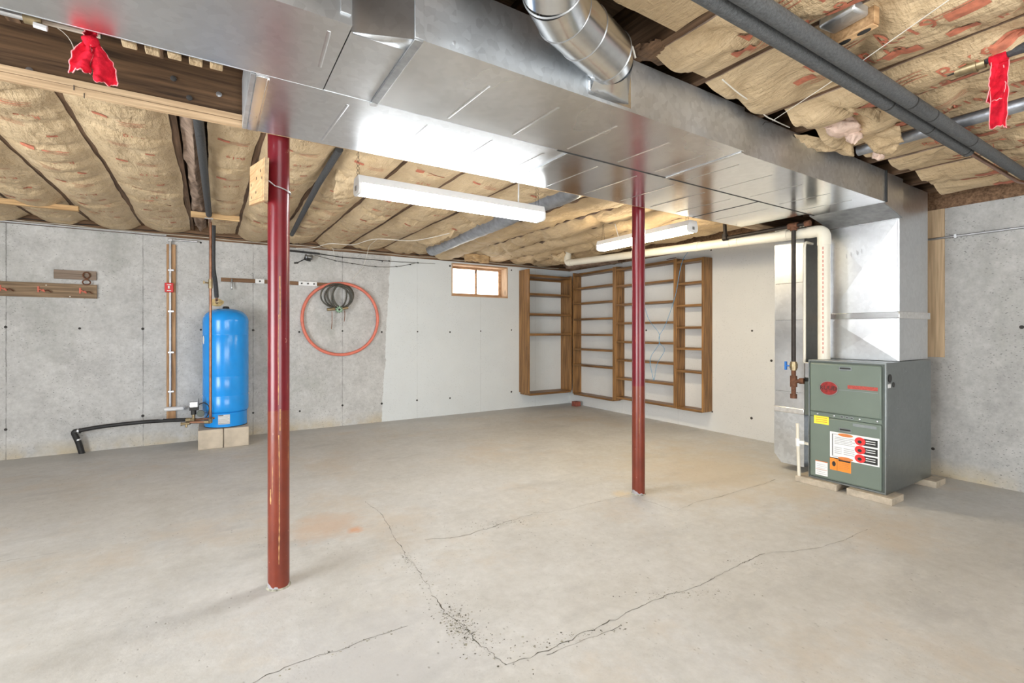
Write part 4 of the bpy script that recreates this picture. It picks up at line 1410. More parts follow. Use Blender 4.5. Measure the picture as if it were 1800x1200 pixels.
for zz in (0.80, 0.49, 0.18):
    ZY(1512, 1543, z0 + H * (zz - 0.13), z0 + H * (zz + 0.12), 'black_panel', 'ink', ld, 0.0019)
    for k in range(2):
        ZY(1522, 1539, z0 + H * (zz + 0.035 - 0.08 * k), z0 + H * (zz + 0.06 - 0.08 * k), 'print_line', 'paper', ld, 0.0023)
    p = PX(1512, 600, FXD)
    q = MB(); disc(q, (FXD - 0.002, p.y, z0 + H * zz), 0.034, 0.030, 'x', 24, 0.0012); q.build('red_oval', 'redoval', ld)
    q = MB(); disc(q, (FXD - 0.0032, p.y + 0.002, z0 + H * (zz - 0.02)), 0.014, 0.012, 'x', 9, 0.0006); q.build('icon', 'ink', ld)
z1, z0 = zat(1477, 806), zat(1477, 828)
ZY(1459, 1496, z0, z1, 'orange_sticker', 'orange', ld)
ZY(1471.5, 1472, z0, z1, 'print_line', 'ink', ld, 0.0019)
p = PX(1466, 600, FXD)
q = MB(); disc(q, (FXD - 0.0015, p.y, (z0 + z1) / 2), 0.013, 0.020, 'x', 11, 0.0008); q.build('icon', 'ink', ld)
ZY(1474, 1495, z1 - (z1 - z0) * 0.20, z1 - (z1 - z0) * 0.08, 'print_line', 'ink', ld, 0.0019)
for k in range(4):
    ZY(1474, 1494 - 3 * (k % 2), z1 - (z1 - z0) * (0.36 + 0.14 * k), z1 - (z1 - z0) * (0.31 + 0.14 * k), 'print_line', 'brownoval', ld, 0.0019)
z1, z0 = zat(1444, 810), zat(1444, 835)
ZY(1433.5, 1455, z0, z1, 'white_sticker', 'paper', ld)
ZY(1433.5, 1455, z1 - 0.006, z1, 'print_line', 'brownoval', ld, 0.0019)
ZY(1434, 1454.5, z0 + (z1 - z0) * 0.40, z0 + (z1 - z0) * 0.42, 'print_line', 'brownoval', ld, 0.0019)
for k in range(6):
    ZY(1436, 1453 - 2 * (k % 2), z0 + (z1 - z0) * (0.10 + 0.13 * k), z0 + (z1 - z0) * (0.125 + 0.13 * k), 'print_line', 'greyink', ld, 0.0019)
ZY(1499, 1541, 0.505, 0.525, 'name_plate', 'furn_side', ld, 0.002)
# openings on the side
for px, py, r in [(1564, 665, 0.030), (1570.5, 676, 0.018)]:
    p = PY(px, py, fy0)
    q = MB(); disc(q, (p.x, fy0, p.z), r, r, 'y', 24, 0.003); q.build('side_knockout', 'ink', fn_)
p = PY(1563, 678.5, fy0)
wbox('side_label', 'paper', p.x - 0.022, fy0 - 0.002, p.z - 0.014, p.x + 0.022, fy0, p.z + 0.014, fn_, 0)
for px, py in [(1592, 652), (1625, 650), (1569, 755), (1578, 718), (1619, 715), (1563, 725), (1563, 800)]:
    p = PY(px, py, fy0)
    q = MB(); disc(q, (p.x, fy0, p.z), 0.004, 0.004, 'y', 8, 0.002); q.build('screw', 'zinc', fn_)
wbox('junction_box', 'zinc', 4.05, fy1, 0.83, 4.12, fy1 + 0.045, 0.955, fn_, 0.006)
wbox('control_box', 'furn_trim', 4.06, fy1, 0.53, 4.22, fy1 + 0.05, 0.80, fn_, 0.004)
# pavers beneath
for i, (x0, y0, x1, y1, lb) in enumerate([(3.965, 1.385, 4.165, 1.665, 'paver under the near right corner of the furnace'),
                                          (3.975, 1.735, 4.175, 2.035, 'paver under the furnace corner beside the white drain pipe'),
                                          (4.70, 1.36, 4.90, 1.62, 'paver under the rear right corner of the furnace'),
                                          (4.70, 1.72, 4.90, 2.02, 'paver under the hidden rear corner of the furnace')]):
    tag(wbox('paver', 'paver', x0, y0, 0.0, x1, y1, 0.0495, None, 0.004), 'flat concrete ' + lb, 'paver', 'pavers under the furnace')

# tan board on the wall behind the plenum
a = PX(1661, 353, XB)
tag(wbox('tan_board', 'tanboard', XB - 0.014, a.y, 0.99, XB - 0.001, 1.86, WT, None, 0.001), 'tall tan board fixed to the concrete wall behind the plenum', 'board')

# ================================================================== PIPES AT THE FURNACE
vp = thing('vent_pipe', 'white plastic vent pipe rising from the furnace and running along the ceiling', 'pipe', (4.12, 1.88, FT))
vx, vy = 4.11, 1.882
hz = 2.003
q = MB(); q.tube([(vx, vy, FT + 0.002), (vx, vy, hz - 0.075)], 0.043, 28); q.build('riser', 'pvc', vp)
q = MB(); q.tube(bend([(vx, vy, hz - 0.115), (vx, vy, hz), (vx, vy + 0.12, hz + 0.003)], 0.085, 10), 0.047, 28); q.build('elbow', 'pvc', vp)
ye = 5.05
q = MB(); q.tube([(vx, vy + 0.11, hz + 0.002), (vx, ye, 2.135)], 0.043, 28); q.build('horizontal_run', 'pvc', vp)
q = MB(); q.tube(bend([(vx, ye - 0.05, 2.133), (vx, ye + 0.05, 2.137), (vx + 0.02, ye + 0.06, 2.30)], 0.06, 8), 0.047, 24); q.build('elbow', 'pvc', vp)
for y in (2.60, 2.68, 3.02, 2.16):
    z = hz + (2.135 - hz) * (y - vy) / (ye - vy)
    q = MB(); q.tube([(vx, y, z), (vx, y + 0.06, z + 0.002)], 0.0475, 28); q.build('coupling', 'pvc', vp)
q = MB()
for k in range(26):
    z = FT + 0.05 + k * 0.034
    if z < hz - 0.14:
        q.box(vx - 0.0436, vy - 0.014, z, vx - 0.0405, vy - 0.008, z + 0.022)
q.build('pipe_lettering', 'pvc_red', vp)

gp = thing('gas_pipe', 'black iron gas pipe with rusty tee dropping beside the furnace', 'pipe', (4.05, 2.08, 0.62))
gx, gy2, gz = 4.05, 2.085, 2.070
ztee = 0.794
q = MB(); q.tube([(gx, gy2, ztee), (gx, gy2, gz)], 0.0165, 16); q.build('drop', 'iron', gp)
q = MB(); q.tube(bend([(gx, gy2 - 0.11, gz), (gx, 2.70, gz), (gx - 0.01, 2.705, 2.30)], 0.02, 5), 0.0165, 16); q.build('run', 'iron', gp)
q = MB(); q.tube([(gx, gy2 - 0.035, gz), (gx, gy2 + 0.04, gz)], 0.026, 16); q.tube([(gx, gy2, gz - 0.04), (gx, gy2, gz)], 0.026, 16)
q.build('rusty_tee', 'rust', gp)
q = MB(); q.tube([(gx, gy2 - 0.13, gz), (gx, gy2 - 0.09, gz)], 0.024, 16); q.build('pipe_cap', 'rust', gp)
q = MB(); q.tube([(gx - 0.005, 2.675, gz), (gx, 2.72, gz)], 0.024, 14); q.tube([(gx - 0.004, 2.70, gz), (gx - 0.006, 2.703, gz + 0.04)], 0.024, 14); q.build('elbow', 'iron', gp)
q = MB(); q.tube([(gx, gy2, 0.885), (gx, gy2, 0.955)], 0.024, 12); q.tube([(gx, gy2, 0.90), (gx, gy2, 0.94)], 0.029, 12); q.build('gas_valve', 'brass', gp)
vh = MB(); vh.tube([(gx, gy2 + 0.02, 0.92), (gx - 0.01, gy2 + 0.055, 0.92)], 0.007, 8); vh.box(gx - 0.018, gy2 + 0.05, 0.885, gx, gy2 + 0.066, 0.955); vh.build('valve_handle', 'bluehandle', gp, 0.003)
q = MB(); q.tube([(gx, gy2, 0.66), (gx, gy2, 0.885)], 0.0175, 14); q.tube([(gx, gy2, ztee - 0.045), (gx, gy2, ztee + 0.045)], 0.0265, 14); q.tube([(gx, gy2, 0.655), (gx, gy2, 0.69)], 0.0255, 14); q.build('drip_leg', 'rust', gp)
q = MB(); q.tube([(gx, gy2, ztee), (gx + 0.01, fy1 + 0.052, ztee + 0.008)], 0.0165, 14); q.tube([(gx + 0.004, fy1 + 0.085, ztee + 0.006), (gx + 0.009, fy1 + 0.053, ztee + 0.008)], 0.024, 14); q.build('branch', 'rust', gp)

cp = MB()      # thin white conduit running up behind the gas pipe
cp.tube(bend([(4.10, 2.025, 0.945), (4.10, 2.025, 1.90), (4.13, 2.03, 1.935), (4.248, 2.035, 1.935)], 0.04, 6), 0.011, 12)
tag(cp.build('thin_conduit', 'pvc'), 'thin off-white conduit rising from the furnace junction box', 'conduit')

dp = thing('drain_pipe', 'thin white plastic drain tee standing at the foot of the furnace', 'pipe', (3.99, 2.0, 0))
a = PX(1405, 750, 3.99); dyy = a.y
q = MB(); q.tube([(3.99, dyy, 0.0), (3.99, dyy + 0.01, 0.30)], 0.0125, 14); q.build('standpipe', 'pvc', dp)
q = MB(); q.tube([(3.99, dyy + 0.01, 0.285), (3.99, dyy + 0.012, 0.345)], 0.0165, 14); q.tube([(3.99, dyy + 0.011, 0.315), (4.0, dyy - 0.035, 0.315)], 0.0165, 14); q.build('tee', 'white', dp)
q = MB(); q.tube([(3.99, dyy + 0.012, 0.33), (3.99, dyy + 0.014, 0.465)], 0.0125, 14); q.build('vent_stub', 'pvc', dp)
q = MB(); q.tube([(3.999, dyy - 0.03, 0.315), (4.035, fy1 + 0.001, 0.305)], 0.0115, 14); q.build('branch', 'pvc', dp)

a, b = PX(1637, 422.5, XB), PX(1800, 399, XB)
wc = MB(); wc.tube([(XB - 0.022, a.y + 0.3, 1.975), (XB - 0.022, -2.8, 1.985)], 0.009, 10)
for y in (1.36, 0.6, -0.4):
    wc.box(XB - 0.034, y - 0.008, 1.962, XB - 0.001, y + 0.008, 1.992)
tag(wc.build('wall_conduit', 'zinc'), 'thin grey conduit running level across the right concrete wall', 'conduit')

# ================================================================== PIPES UNDER THE NEAR CEILING
ip = thing('insulated_pipe', 'grey foam insulated pipe nearer the duct, bare copper at its end', 'pipe', (1.8, 0.945, 2.235), 'foam insulated pipes overhead')
q = MB(); q.tube([(-3.2, 0.909, 2.218), (3.62, 0.909, 2.218)], 0.029, 18); q.build('foam_sleeve', 'foam', ip)
q = MB(); q.tube(bend([(3.6, 0.909, 2.218), (4.62, 0.909, 2.218), (4.9, 0.909, 2.25), (5.12, 0.909, 2.25)], 0.05), 0.011, 12); q.build('copper_tube', 'copper', ip)
for x in (0.9, 2.55, 3.02, 3.56):
    q = MB(); q.tube([(x, 0.909, 2.218), (x + 0.012, 0.909, 2.218)], 0.0296, 18); q.build('sleeve_joint', 'gap', ip)
ip = thing('insulated_pipe', 'grey foam insulated pipe farther from the duct, reaching the right wall', 'pipe', (1.8, 0.885, 2.235), 'foam insulated pipes overhead')
q = MB(); q.tube([(-3.2, 0.849, 2.218), (4.50, 0.849, 2.218)], 0.029, 18); q.build('foam_sleeve', 'foam', ip)
q = MB(); q.tube([(4.48, 0.849, 2.218), (5.12, 0.849, 2.218)], 0.011, 12); q.build('copper_tube', 'copper', ip)
for x in (1.2, 2.62, 2.86, 3.42):
    q = MB(); q.tube([(x, 0.849, 2.218), (x + 0.012, 0.849, 2.218)], 0.0296, 18); q.build('sleeve_joint', 'gap', ip)
bp = thing('black_water_line', 'black pipe crossing under the near insulation, red cloth tied to it', 'pipe', (2.6, 0.2, 2.25))
q = MB(); q.tube([(2.605, 0.99, 2.300), (2.595, 0.40, 2.268), (2.59, -2.9, 2.268)], 0.019, 14); q.build('tube', 'foamdark', bp)
c = PZ(1702, 115, 2.268)
q = MB(); q.tube([(2.597, c.y - 0.045, 2.268), (2.597, c.y + 0.045, 2.270)], 0.022, 12); q.tube([(2.597, c.y - 0.02, 2.268), (2.597, c.y - 0.012, 2.268)], 0.027, 12); q.build('brass_coupling', 'brass', bp)
q = MB(); q.tube([(3.32, 1.33, 2.30), (3.30, -2.9, 2.295)], 0.034, 18)
tag(q.build('small_round_duct', 'silverduct'), 'small grey metal pipe crossing above the insulated pipes at right', 'duct')

# hanging red cloths
def cloth(name, label, strips, knot, pipe_r=0.02):
    t = thing(name, label, 'cloth', knot, 'red cloth strips tied overhead')
    for k, (p0, p1, w0, w1, ax, seed) in enumerate(strips):
        p0, p1, ax = Vector(p0), Vector(p1), Vector(ax).normalized()
        nrm = (p1 - p0).normalized().cross(ax).normalized()

        def P(u, v, off=0.0, ex=1.0):
            w = (w0 + (w1 - w0) * min(1, v * 2.2)) * ex
            w *= 1 + 0.14 * noise.noise(Vector((v * 9, seed, 0)))
            c = p0.lerp(p1, v)
            a = (u - 0.5) * w + 0.006 * noise.noise(Vector((v * 5, seed, 3)))
            if v > 0.97:
                c = c + (p1 - p0).normalized() * 0.010 * noise.noise(Vector((u * 7, seed, 9)))
            d = 0.012 * math.sin(u * 6 + seed + v * 3) * (0.3 + v) + 0.006 * noise.noise(Vector((u * 4, v * 9, seed)))
            return c + ax * a + nrm * (d + off)
        q = MB(); q.sheet(P, 16, 34); q.build('cloth_tail', 'cloth', t, sharp=80, solid=0.002)
        q = MB()
        q.tube([P(0, v / 34) for v in range(3, 35)] + [P(u / 16, 1) for u in range(1, 17)] + [P(1, v / 34) for v in range(33, 2, -1)], 0.0017, 5)
        q.build('frayed_edge', 'clothedge', t)
    return t


Yc = 1.97
A = lambda x, y: PY(x, y, Yc)
t = cloth('red_cloth', 'red cloth strip knotted with two tails in front of the dark beam', [
    (A(152, 72), A(137, 125), 0.012, 0.050, (1, 0, 0.08), 1.3), (A(168, 74), A(189, 147), 0.012, 0.056, (1, 0, 0.16), 4.1),
    (A(160, 47), A(161, 79), 0.040, 0.030, (1, 0, -0.12), 7.7)], A(160, 72))
q = MB()
q.sheet(lambda u, v: A(160, 74) + Vector((0.022 * math.cos(2 * math.pi * u) * math.sin(math.pi * v), 0.018 * math.sin(2 * math.pi * u) * math.sin(math.pi * v) - 0.004, 0.018 * math.cos(math.pi * v))) * (1 + 0.25 * noise.noise(Vector((u * 4, v * 4, 1)))), 16, 10)
q.build('knot', 'cloth', t, sharp=80)
c = PZ(1755, 100, 2.268)
yk = c.y
A2 = lambda x, y: PX(x, y, 2.592)
t = cloth('red_cloth', 'single long red cloth strip hanging from the black pipe at right', [
    ((2.592, yk, 2.275), (2.590, yk - 0.004, 1.995), 0.050, 0.050, (0.55, -0.84, 0), 2.2),
    ((2.588, yk + 0.004, 2.25), (2.585, yk + 0.010, 2.10), 0.036, 0.046, (0.55, -0.84, 0), 6.2)], (2.592, yk, 2.26))
q = MB(); q.tube([(2.594, yk - 0.024, 2.268), (2.594, yk, 2.267), (2.594, yk + 0.024, 2.268)], [0.023, 0.026, 0.023], 14); q.build('knot', 'cloth', t, sharp=80)

# junction box in the insulation
jb = thing('junction_box', 'grey steel junction box with tan two-hole plate among the insulation overhead', 'junction box', (1.9, 0.80, 2.27))
c = PZ(1482, 40, 2.285)
Mj = Matrix.Translation((c.x, c.y, 2.285)) @ Matrix.Rotation(math.radians(-8), 4, 'Z')
q = MB(); q.box(-0.045, -0.06, 0.0, 0.045, 0.06, 0.045, 0, Mj); q.build('box', 'galv_side', jb, 0.01)
q = MB(); q.box(0.047, -0.075, -0.03, 0.075, 0.075, 0.03, 0, Mj); q.build('plate', 'orangewood', jb, 0.002)
q = MB(); q.box(0.045, -0.07, -0.034, 0.078, 0.07, -0.030, 0, Mj); q.build('plate_face', 'plywood', jb)
for yy in (-0.033, 0.033):
    q = MB()
    q.v = []
    n = 18
    q.add([Mj @ Vector((0.062 + 0.011 * math.sin(2 * math.pi * k / n), yy + 0.022 * math.cos(2 * math.pi * k / n), -0.0345)) for k in range(n)] +
          [Mj @ Vector((0.062 + 0.011 * math.sin(2 * math.pi * k / n), yy + 0.022 * math.cos(2 * math.pi * k / n), -0.0365)) for k in range(n)],
          [tuple(range(n)), tuple(range(2 * n - 1, n - 1, -1))] + [((k + 1) % n, k, n + k, n + (k + 1) % n) for k in range(n)])
    q.build('socket_opening', 'ink', jb)

# strings and wires overhead
q = MB(); q.tube([PZ(1672, -3, 2.225), PZ(1500, 118, 2.228), PZ(1358, 212, 2.31)], 0.0018, 5)
tag(q.build('string', 'string'), 'straight white string crossing under the insulated pipes', 'string')
q = MB(); q.tube(spline([PZ(1270, 140, 2.29), PZ(1300, 165, 2.29), PZ(1325, 182, 2.295), PZ(1345, 203, 2.305), PZ(1362, 212, 2.31), PZ(1388, 224, 2.315)], 6), 0.003, 6)
tag(q.build('white_wire', 'string'), 'short curled white wire above the trunk duct edge', 'wire')
q = MB(); q.tube(spline([(-2.2, 2.415, 2.35), (-0.95, 2.20, 2.31), (-0.45, 2.10, 2.20), (-0.36, 2.08, 2.06)], 10), 0.0012, 5)
tag(q.build('thin_wire', 'wire'), 'fine wire slanting across the dark beam to the red cloth', 'wire')

# cables and conduit between trunk duct and beam, upper left
cl = thing('cable_run', 'grey conduit with clamp running between trunk duct and dark beam', 'conduit', (-1.0, 1.93, 2.16))
q = MB(); q.tube([(-3.0, 2.00, 2.145), (-0.47, 2.00, 2.147)], 0.010, 10); q.build('conduit', 'zinc', cl)
q = MB(); q.tube([(-3.0, 2.035, 2.172), (-0.30, 2.035, 2.168)], 0.009, 10); q.build('conduit', 'iron', cl)
q = MB(); q.tube([(-0.475, 2.0, 2.147), (-0.435, 2.0, 2.147)], 0.017, 12); q.build('clamp', 'brass', cl)
q = MB(); q.tube([(-0.45, 1.985, 2.125), (-0.42, 1.985, 2.122)], 0.009, 6); q.build('clamp_screw', 'white', cl)
q = MB(); q.tube([(-0.435, 2.005, 2.150), (-0.30, 2.01, 2.152)], 0.008, 8); q.build('cable', 'wire', cl)
for k in range(5):
    x = -0.25 + k * 0.062
    q = MB(); q.box(x, 2.02, 2.158 - 0.004 * (k % 2), x + 0.04, 2.06, 2.170 + 0.004 * (k % 2)); q.build('paper_scrap', 'kraft', cl, 0.003)


# ================================================================== WATER TANK CORNER
def yb(px, py, Y):
    return PY(px, py, Y)


for x0, x1, yf, lb in [(-0.108, 0.112, 5.782, 'left of the two concrete blocks under the blue tank'), (0.118, 0.345, 5.772, 'right of the two concrete blocks under the blue tank')]:
    tag(wbox('concrete_block', 'cblock', x0, yf, 0, x1, 6.24, 0.198, None, 0.006), lb, 'block', 'blocks under the tank')
tx, ty = 0.142, 6.015
tk = thing('pressure_tank', 'tall bright blue pressure tank standing on two concrete blocks', 'tank', (tx, ty, 0.2))
R_ = 0.214
q = MB()
prof = [(0.196, 0.200), (0.199, 0.203), (0.199, 0.345), (0.203, 0.352)]
q.lathe(prof, (tx, ty, 0), 56); q.build('base_skirt', 'tank', tk)
prof = [(0.196, 0.352), (R_ - 0.004, 0.362), (R_, 0.378), (R_, 0.515), (R_ - 0.003, 0.522), (R_ - 0.003, 0.530), (R_, 0.538), (R_, 0.725), (R_ - 0.0015, 0.729), (R_, 0.733),
        (R_, 1.165), (R_ - 0.0015, 1.169), (R_, 1.173), (R_, 1.315)]
for k in range(1, 13):
    a = k / 12 * math.pi / 2
    prof.append((R_ * math.cos(a) ** 0.75 if k < 12 else 0.02, 1.315 + 0.135 * math.sin(a)))
q = MB(); q.lathe(prof, (tx, ty, 0), 56); q.build('shell', 'tank', tk, sharp=50)
q = MB(); q.lathe([(0.032, 1.445), (0.032, 1.462), (0.024, 1.474), (0.004, 1.476)], (tx, ty, 0), 20); q.build('valve_cap', 'ink', tk)
q = MB(); q.lathe([(0.2005, 0.199), (0.2005, 0.206)], (tx, ty, 0), 56); q.build('base_ring', 'black', tk)


def wrap(a0, a1, z0, z1, r, n, m, p):
    q = MB()
    q.sheet(lambda u, v: Vector((tx + r * math.cos(a0 + (a1 - a0) * u), ty + r * math.sin(a0 + (a1 - a0) * u), z0 + (z1 - z0) * v)), 12, 2)
    return q.build(n, m, p, solid=0.0008)
va = math.atan2(-ty, -tx)        # direction towards the camera
wrap(va - 0.36, va + 0.18, 0.235, 0.335, 0.2005, 'label_plate', 'paper', tk)
for k in range(6):
    wrap(va - 0.33, va + (0.14 if k % 2 else 0.08), 0.246 + 0.014 * k, 0.250 + 0.014 * k, 0.2012, 'print_line', 'greyink', tk)
wrap(va - 0.35, va - 0.12, 0.325, 0.333, 0.2012, 'print_line', 'ink', tk)
q = MB()
q.sheet(lambda u, v: Vector((tx + (R_ + 0.001) * math.cos(va - 1.25 + 0.10 * v * math.cos(2 * math.pi * u)), ty + (R_ + 0.001) * math.sin(va - 1.25 + 0.10 * v * math.cos(2 * math.pi * u)), 1.115 + 0.045 * v * math.sin(2 * math.pi * u))), 24, 3)
q.build('round_sticker', 'paper', tk, solid=0.0008)

# copper riser and black sleeve
cr = thing('copper_riser', 'copper water pipe standing in front of the blue tank up to the ceiling', 'pipe', (0.0, 5.60, 0.3))
q = MB(); q.tube(bend([(-0.17, 5.70, 0.305), (0.0, 5.62, 0.305), (0.0, 5.60, 0.36), (0.0, 5.60, 2.29)], 0.03), 0.0125, 14); q.build('copper_tube', 'copper', cr)
q = MB(); q.tube([(0.0, 5.612, 0.300), (0.0, 5.604, 0.345)], 0.017, 12); q.tube([(-0.05, 5.646, 0.305), (0.0, 5.622, 0.305)], 0.017, 12); q.build('elbow', 'brass', cr)
q = MB(); q.tube([(0.0, 5.60, 1.63), (0.0, 5.60, 1.72)], 0.019, 12); q.tube([(-0.012, 5.59, 1.68), (-0.05, 5.58, 1.685)], 0.008, 8); q.box(-0.062, 5.572, 1.672, -0.046, 5.588, 1.70); q.build('stop_valve', 'brass', cr)
bs = thing('black_sleeve_pipe', 'black insulated pipe bending from the ceiling into the wall above the tank', 'pipe', (0.04, 6.0, 1.55))
pth = spline([(0.025, 5.66, 2.27), (0.022, 5.70, 2.05), (0.025, 5.78, 1.85), (0.045, 5.90, 1.70), (0.055, 5.98, 1.57)], 8)
q = MB(); q.tube(pth, 0.021, 14); q.build('foam_sleeve', 'foamdark', bs)
q = MB(); q.tube(bend([(0.055, 5.985, 1.58), (0.055, 6.0, 1.535), (0.06, 6.31, 1.525)], 0.03), 0.012, 12); q.build('copper_tube', 'copper', bs)
q = MB(); q.tube([(0.058, 6.02, 1.533), (0.058, 6.10, 1.531)], 0.018, 10); q.build('fitting', 'brass', bs)
q = MB()
q.sheet(lambda u, v: Vector((0.06 + 0.065 * v * math.cos(2 * math.pi * u) * (1 + 0.4 * noise.noise(Vector((math.cos(6.28 * u) * 2, math.sin(6.28 * u) * 2, 3)))), YA - 0.016 * (1 - v * v) - 0.001, 1.53 + 0.045 * v * math.sin(2 * math.pi * u))), 24, 6)
q.build('wall_sealant', 'foamyellow', bs, sharp=80)
bl = thing('black_bay_pipe', 'dark foam covered pipe running up the open joist bay', 'pipe', (-0.03, 4.0, 2.27))
q = MB(); q.tube([(-0.060, 2.60, 2.290), (-0.045, 3.2, 2.262), (-0.012, 5.14, 2.262)], 0.024, 14); q.build('foam_sleeve', 'foamdark', bl)
q = MB(); q.tube([(-0.012, 5.12, 2.262), (-0.005, 5.50, 2.270)], 0.012, 12); q.build('copper_tube', 'copper', bl)
q = MB(); q.box(-0.045, 5.150, 2.228, 0.02, 5.158, 2.236); q.build('pipe_strap', 'zinc', bl)
q = MB(); q.tube([PZ(597, 262, 2.285), PZ(560, 322, 2.262), PZ(513, 412, 2.262)], 0.022, 14)
tag(q.build('dark_bay_pipe', 'foamdark'), 'dark foam pipe slanting under the insulation right of the near post', 'pipe')

# well line: black polyethylene pipe, pressure switch, valves
wl = thing('well_line', 'black water line curving along the wall foot into the tank fittings', 'pipe', (-0.6, 6.1, 0.0))
a = PY(130, 748, 6.24)
pth = spline([(a.x, 6.24, 0.225), (-0.90, 6.17, 0.262), (-0.55, 6.05, 0.292), (-0.25, 5.90, 0.305), (-0.165, 5.85, 0.305)], 10)
q = MB(); q.tube(pth, 0.019, 14); q.build('poly_pipe', 'black', wl)
q = MB(); q.tube(bend([(a.x + 0.05, 6.235, 0.228), (a.x - 0.005, 6.24, 0.225), (a.x + 0.03, 6.25, 0.12), (a.x + 0.06, 6.26, -0.02)], 0.03), 0.025, 14); q.build('elbow', 'black', wl)
for p, d in [((a.x + 0.035, 6.236, 0.228), (1, -0.1, 0.05)), ((a.x + 0.028, 6.25, 0.14), (0.3, 0, -1))]:
    p = Vector(p); d = Vector(d).normalized()
    q = MB(); q.tube([p - d * 0.007, p + d * 0.007], 0.0275, 14); q.build('hose_clamp', 'zinc', wl)
q = MB(); q.tube([(-0.44, 6.005, 0.300), (-0.40, 5.985, 0.302)], 0.0205, 14); q.build('tape_band', 'greyink', wl)
q = MB(); q.tube([(-0.205, 5.87, 0.305), (-0.165, 5.85, 0.305)], 0.023, 12); q.tube([(-0.17, 5.85, 0.305), (-0.13, 5.825, 0.305)], 0.020, 12); q.tube([(-0.145, 5.835, 0.28), (-0.145, 5.835, 0.36)], 0.015, 12); q.build('tank_tee', 'brass', wl)
q = MB(); q.tube([(-0.13, 5.825, 0.305), (0.05, 5.86, 0.305)], 0.0125, 12); q.build('copper_stub', 'copper', wl)
q = MB(); q.tube([(-0.17, 5.70, 0.295), (-0.24, 5.735, 0.290)], 0.014, 10); q.tube([(-0.20, 5.715, 0.288), (-0.205, 5.71, 0.255)], 0.010, 10); q.lathe([(0.018, 0), (0.018, 0.01)], (-0.25, 5.74, 0.288), 12, 'x'); q.build('drain_valve', 'brass', wl)
ps = thing('pressure_switch', 'small grey pressure switch box with gauge beside the tank foot', 'switch', (-0.12, 5.84, 0.36))
wbox('cover', 'zinc', -0.178, 5.80, 0.435, -0.108, 5.86, 0.492, ps, 0.003)
wbox('base', 'ink', -0.180, 5.80, 0.405, -0.100, 5.86, 0.434, ps, 0.002)
wbox('bracket', 'ink', -0.104, 5.82, 0.434, -0.098, 5.85, 0.515, ps, 0)
q = MB(); q.tube([(-0.145, 5.835, 0.36), (-0.145, 5.835, 0.41)], 0.024, 12); q.build('diaphragm', 'ink', ps)
q = MB(); q.lathe([(0.034, 0), (0.034, -0.02), (0.030, -0.024)], (-0.085, 5.83, 0.368), 20, 'y'); q.build('gauge', 'furn_trim', ps)
q = MB(); q.tube(spline([(-0.10, 5.83, 0.46), (-0.05, 5.80, 0.475), (-0.012, 5.79, 0.43), (-0.02, 5.80, 0.36), (-0.04, 5.815, 0.325)], 8), 0.005, 8); q.build('cable', 'black', ps)

# conduit on a wooden strip with red switch
cs = thing('conduit_strip', 'upright wooden strip with grey conduit and red switch box on the back wall', 'conduit', (-0.36, 6.3, 0.27))
wbox('backing_strip', 'strip', -0.398, YA - 0.022, 0.265, -0.318, YA - 0.001, 2.14, cs, 0.002)
q = MB(); q.tube(bend([(-0.365, YA - 0.034, 0.40), (-0.365, YA - 0.034, 2.16), (-0.365, YA - 0.034, 2.19)], 0.02), 0.0115, 12); q.build('conduit', 'zinc', cs)
q = MB(); q.box(-0.385, YA - 0.05, 2.165, -0.345, YA - 0.012, 2.20); q.tube([(-0.36, YA - 0.034, 2.187), (-0.12, YA - 0.034, 2.190)], 0.0105, 12); q.build('conduit_elbow', 'zinc', cs, 0.004)
rb = wbox('red_switch_box', 'red', -0.412, YA - 0.062, 1.622, -0.336, YA - 0.022, 1.722, cs, 0.004)
wbox('switch_toggle', 'white', -0.383, YA - 0.072, 1.660, -0.367, YA - 0.062, 1.690, cs, 0.001)
q = MB(); q.box(-0.392, YA - 0.0635, 1.700, -0.356, YA - 0.062, 1.706); q.box(-0.392, YA - 0.0635, 1.636, -0.356, YA - 0.062, 1.642); q.build('print_line', 'paper', cs)
for z in (1.86, 1.42, 0.98, 0.56):
    wbox('conduit_strap', 'zinc', -0.385, YA - 0.046, z - 0.01, -0.332, YA - 0.022, z + 0.01, cs, 0.002)
q = MB(); q.lathe([(0.026, -0.085), (0.03, -0.07), (0.03, 0.07), (0.026, 0.085)], (-0.33, YA - 0.05, 0.375), 16, 'x')
for v in q.v:
    v.z = 0.375 + (v.z - 0.375) * 0.75
q.build('conduit_body', 'white', cs)
q = MB(); q.tube(spline([(-0.25, YA - 0.05, 0.38), (-0.22, 6.1, 0.415), (-0.20, 5.95, 0.43), (-0.18, 5.84, 0.45)], 8), 0.006, 8); q.build('armored_cable', 'zinc', cs)

# hook boards at left
hb = thing('hook_board', 'long weathered brown board with red hooks on the back wall at left', 'coat rack', (-1.5, 6.3, 1.53))
wbox('board', 'rackwood', -2.35, YA - 0.024, 1.534, -0.967, YA - 0.001, 1.672, hb, 0.002)
for k, px in enumerate((8, 75, 148)):
    p = PY(px, 515, YA - 0.025)
    h_ = MB()
    h_.tube(spline([(p.x - 0.03, YA - 0.026, 1.612), (p.x, YA - 0.045, 1.598), (p.x + 0.02, YA - 0.06, 1.585), (p.x + 0.012, YA - 0.075, 1.605)], 6), 0.006, 8)
    h_.tube([(p.x - 0.03, YA - 0.026, 1.58), (p.x - 0.03, YA - 0.026, 1.635)], 0.008, 8)
    h_.build('hook', 'hose', hb)
    q = MB(); q.tube(spline([(p.x + 0.01, YA - 0.05, 1.59), (p.x + 0.04, YA - 0.05, 1.60), (p.x + 0.065, YA - 0.04, 1.58)], 6), 0.005, 8); q.build('hook_tip', 'rust', hb)
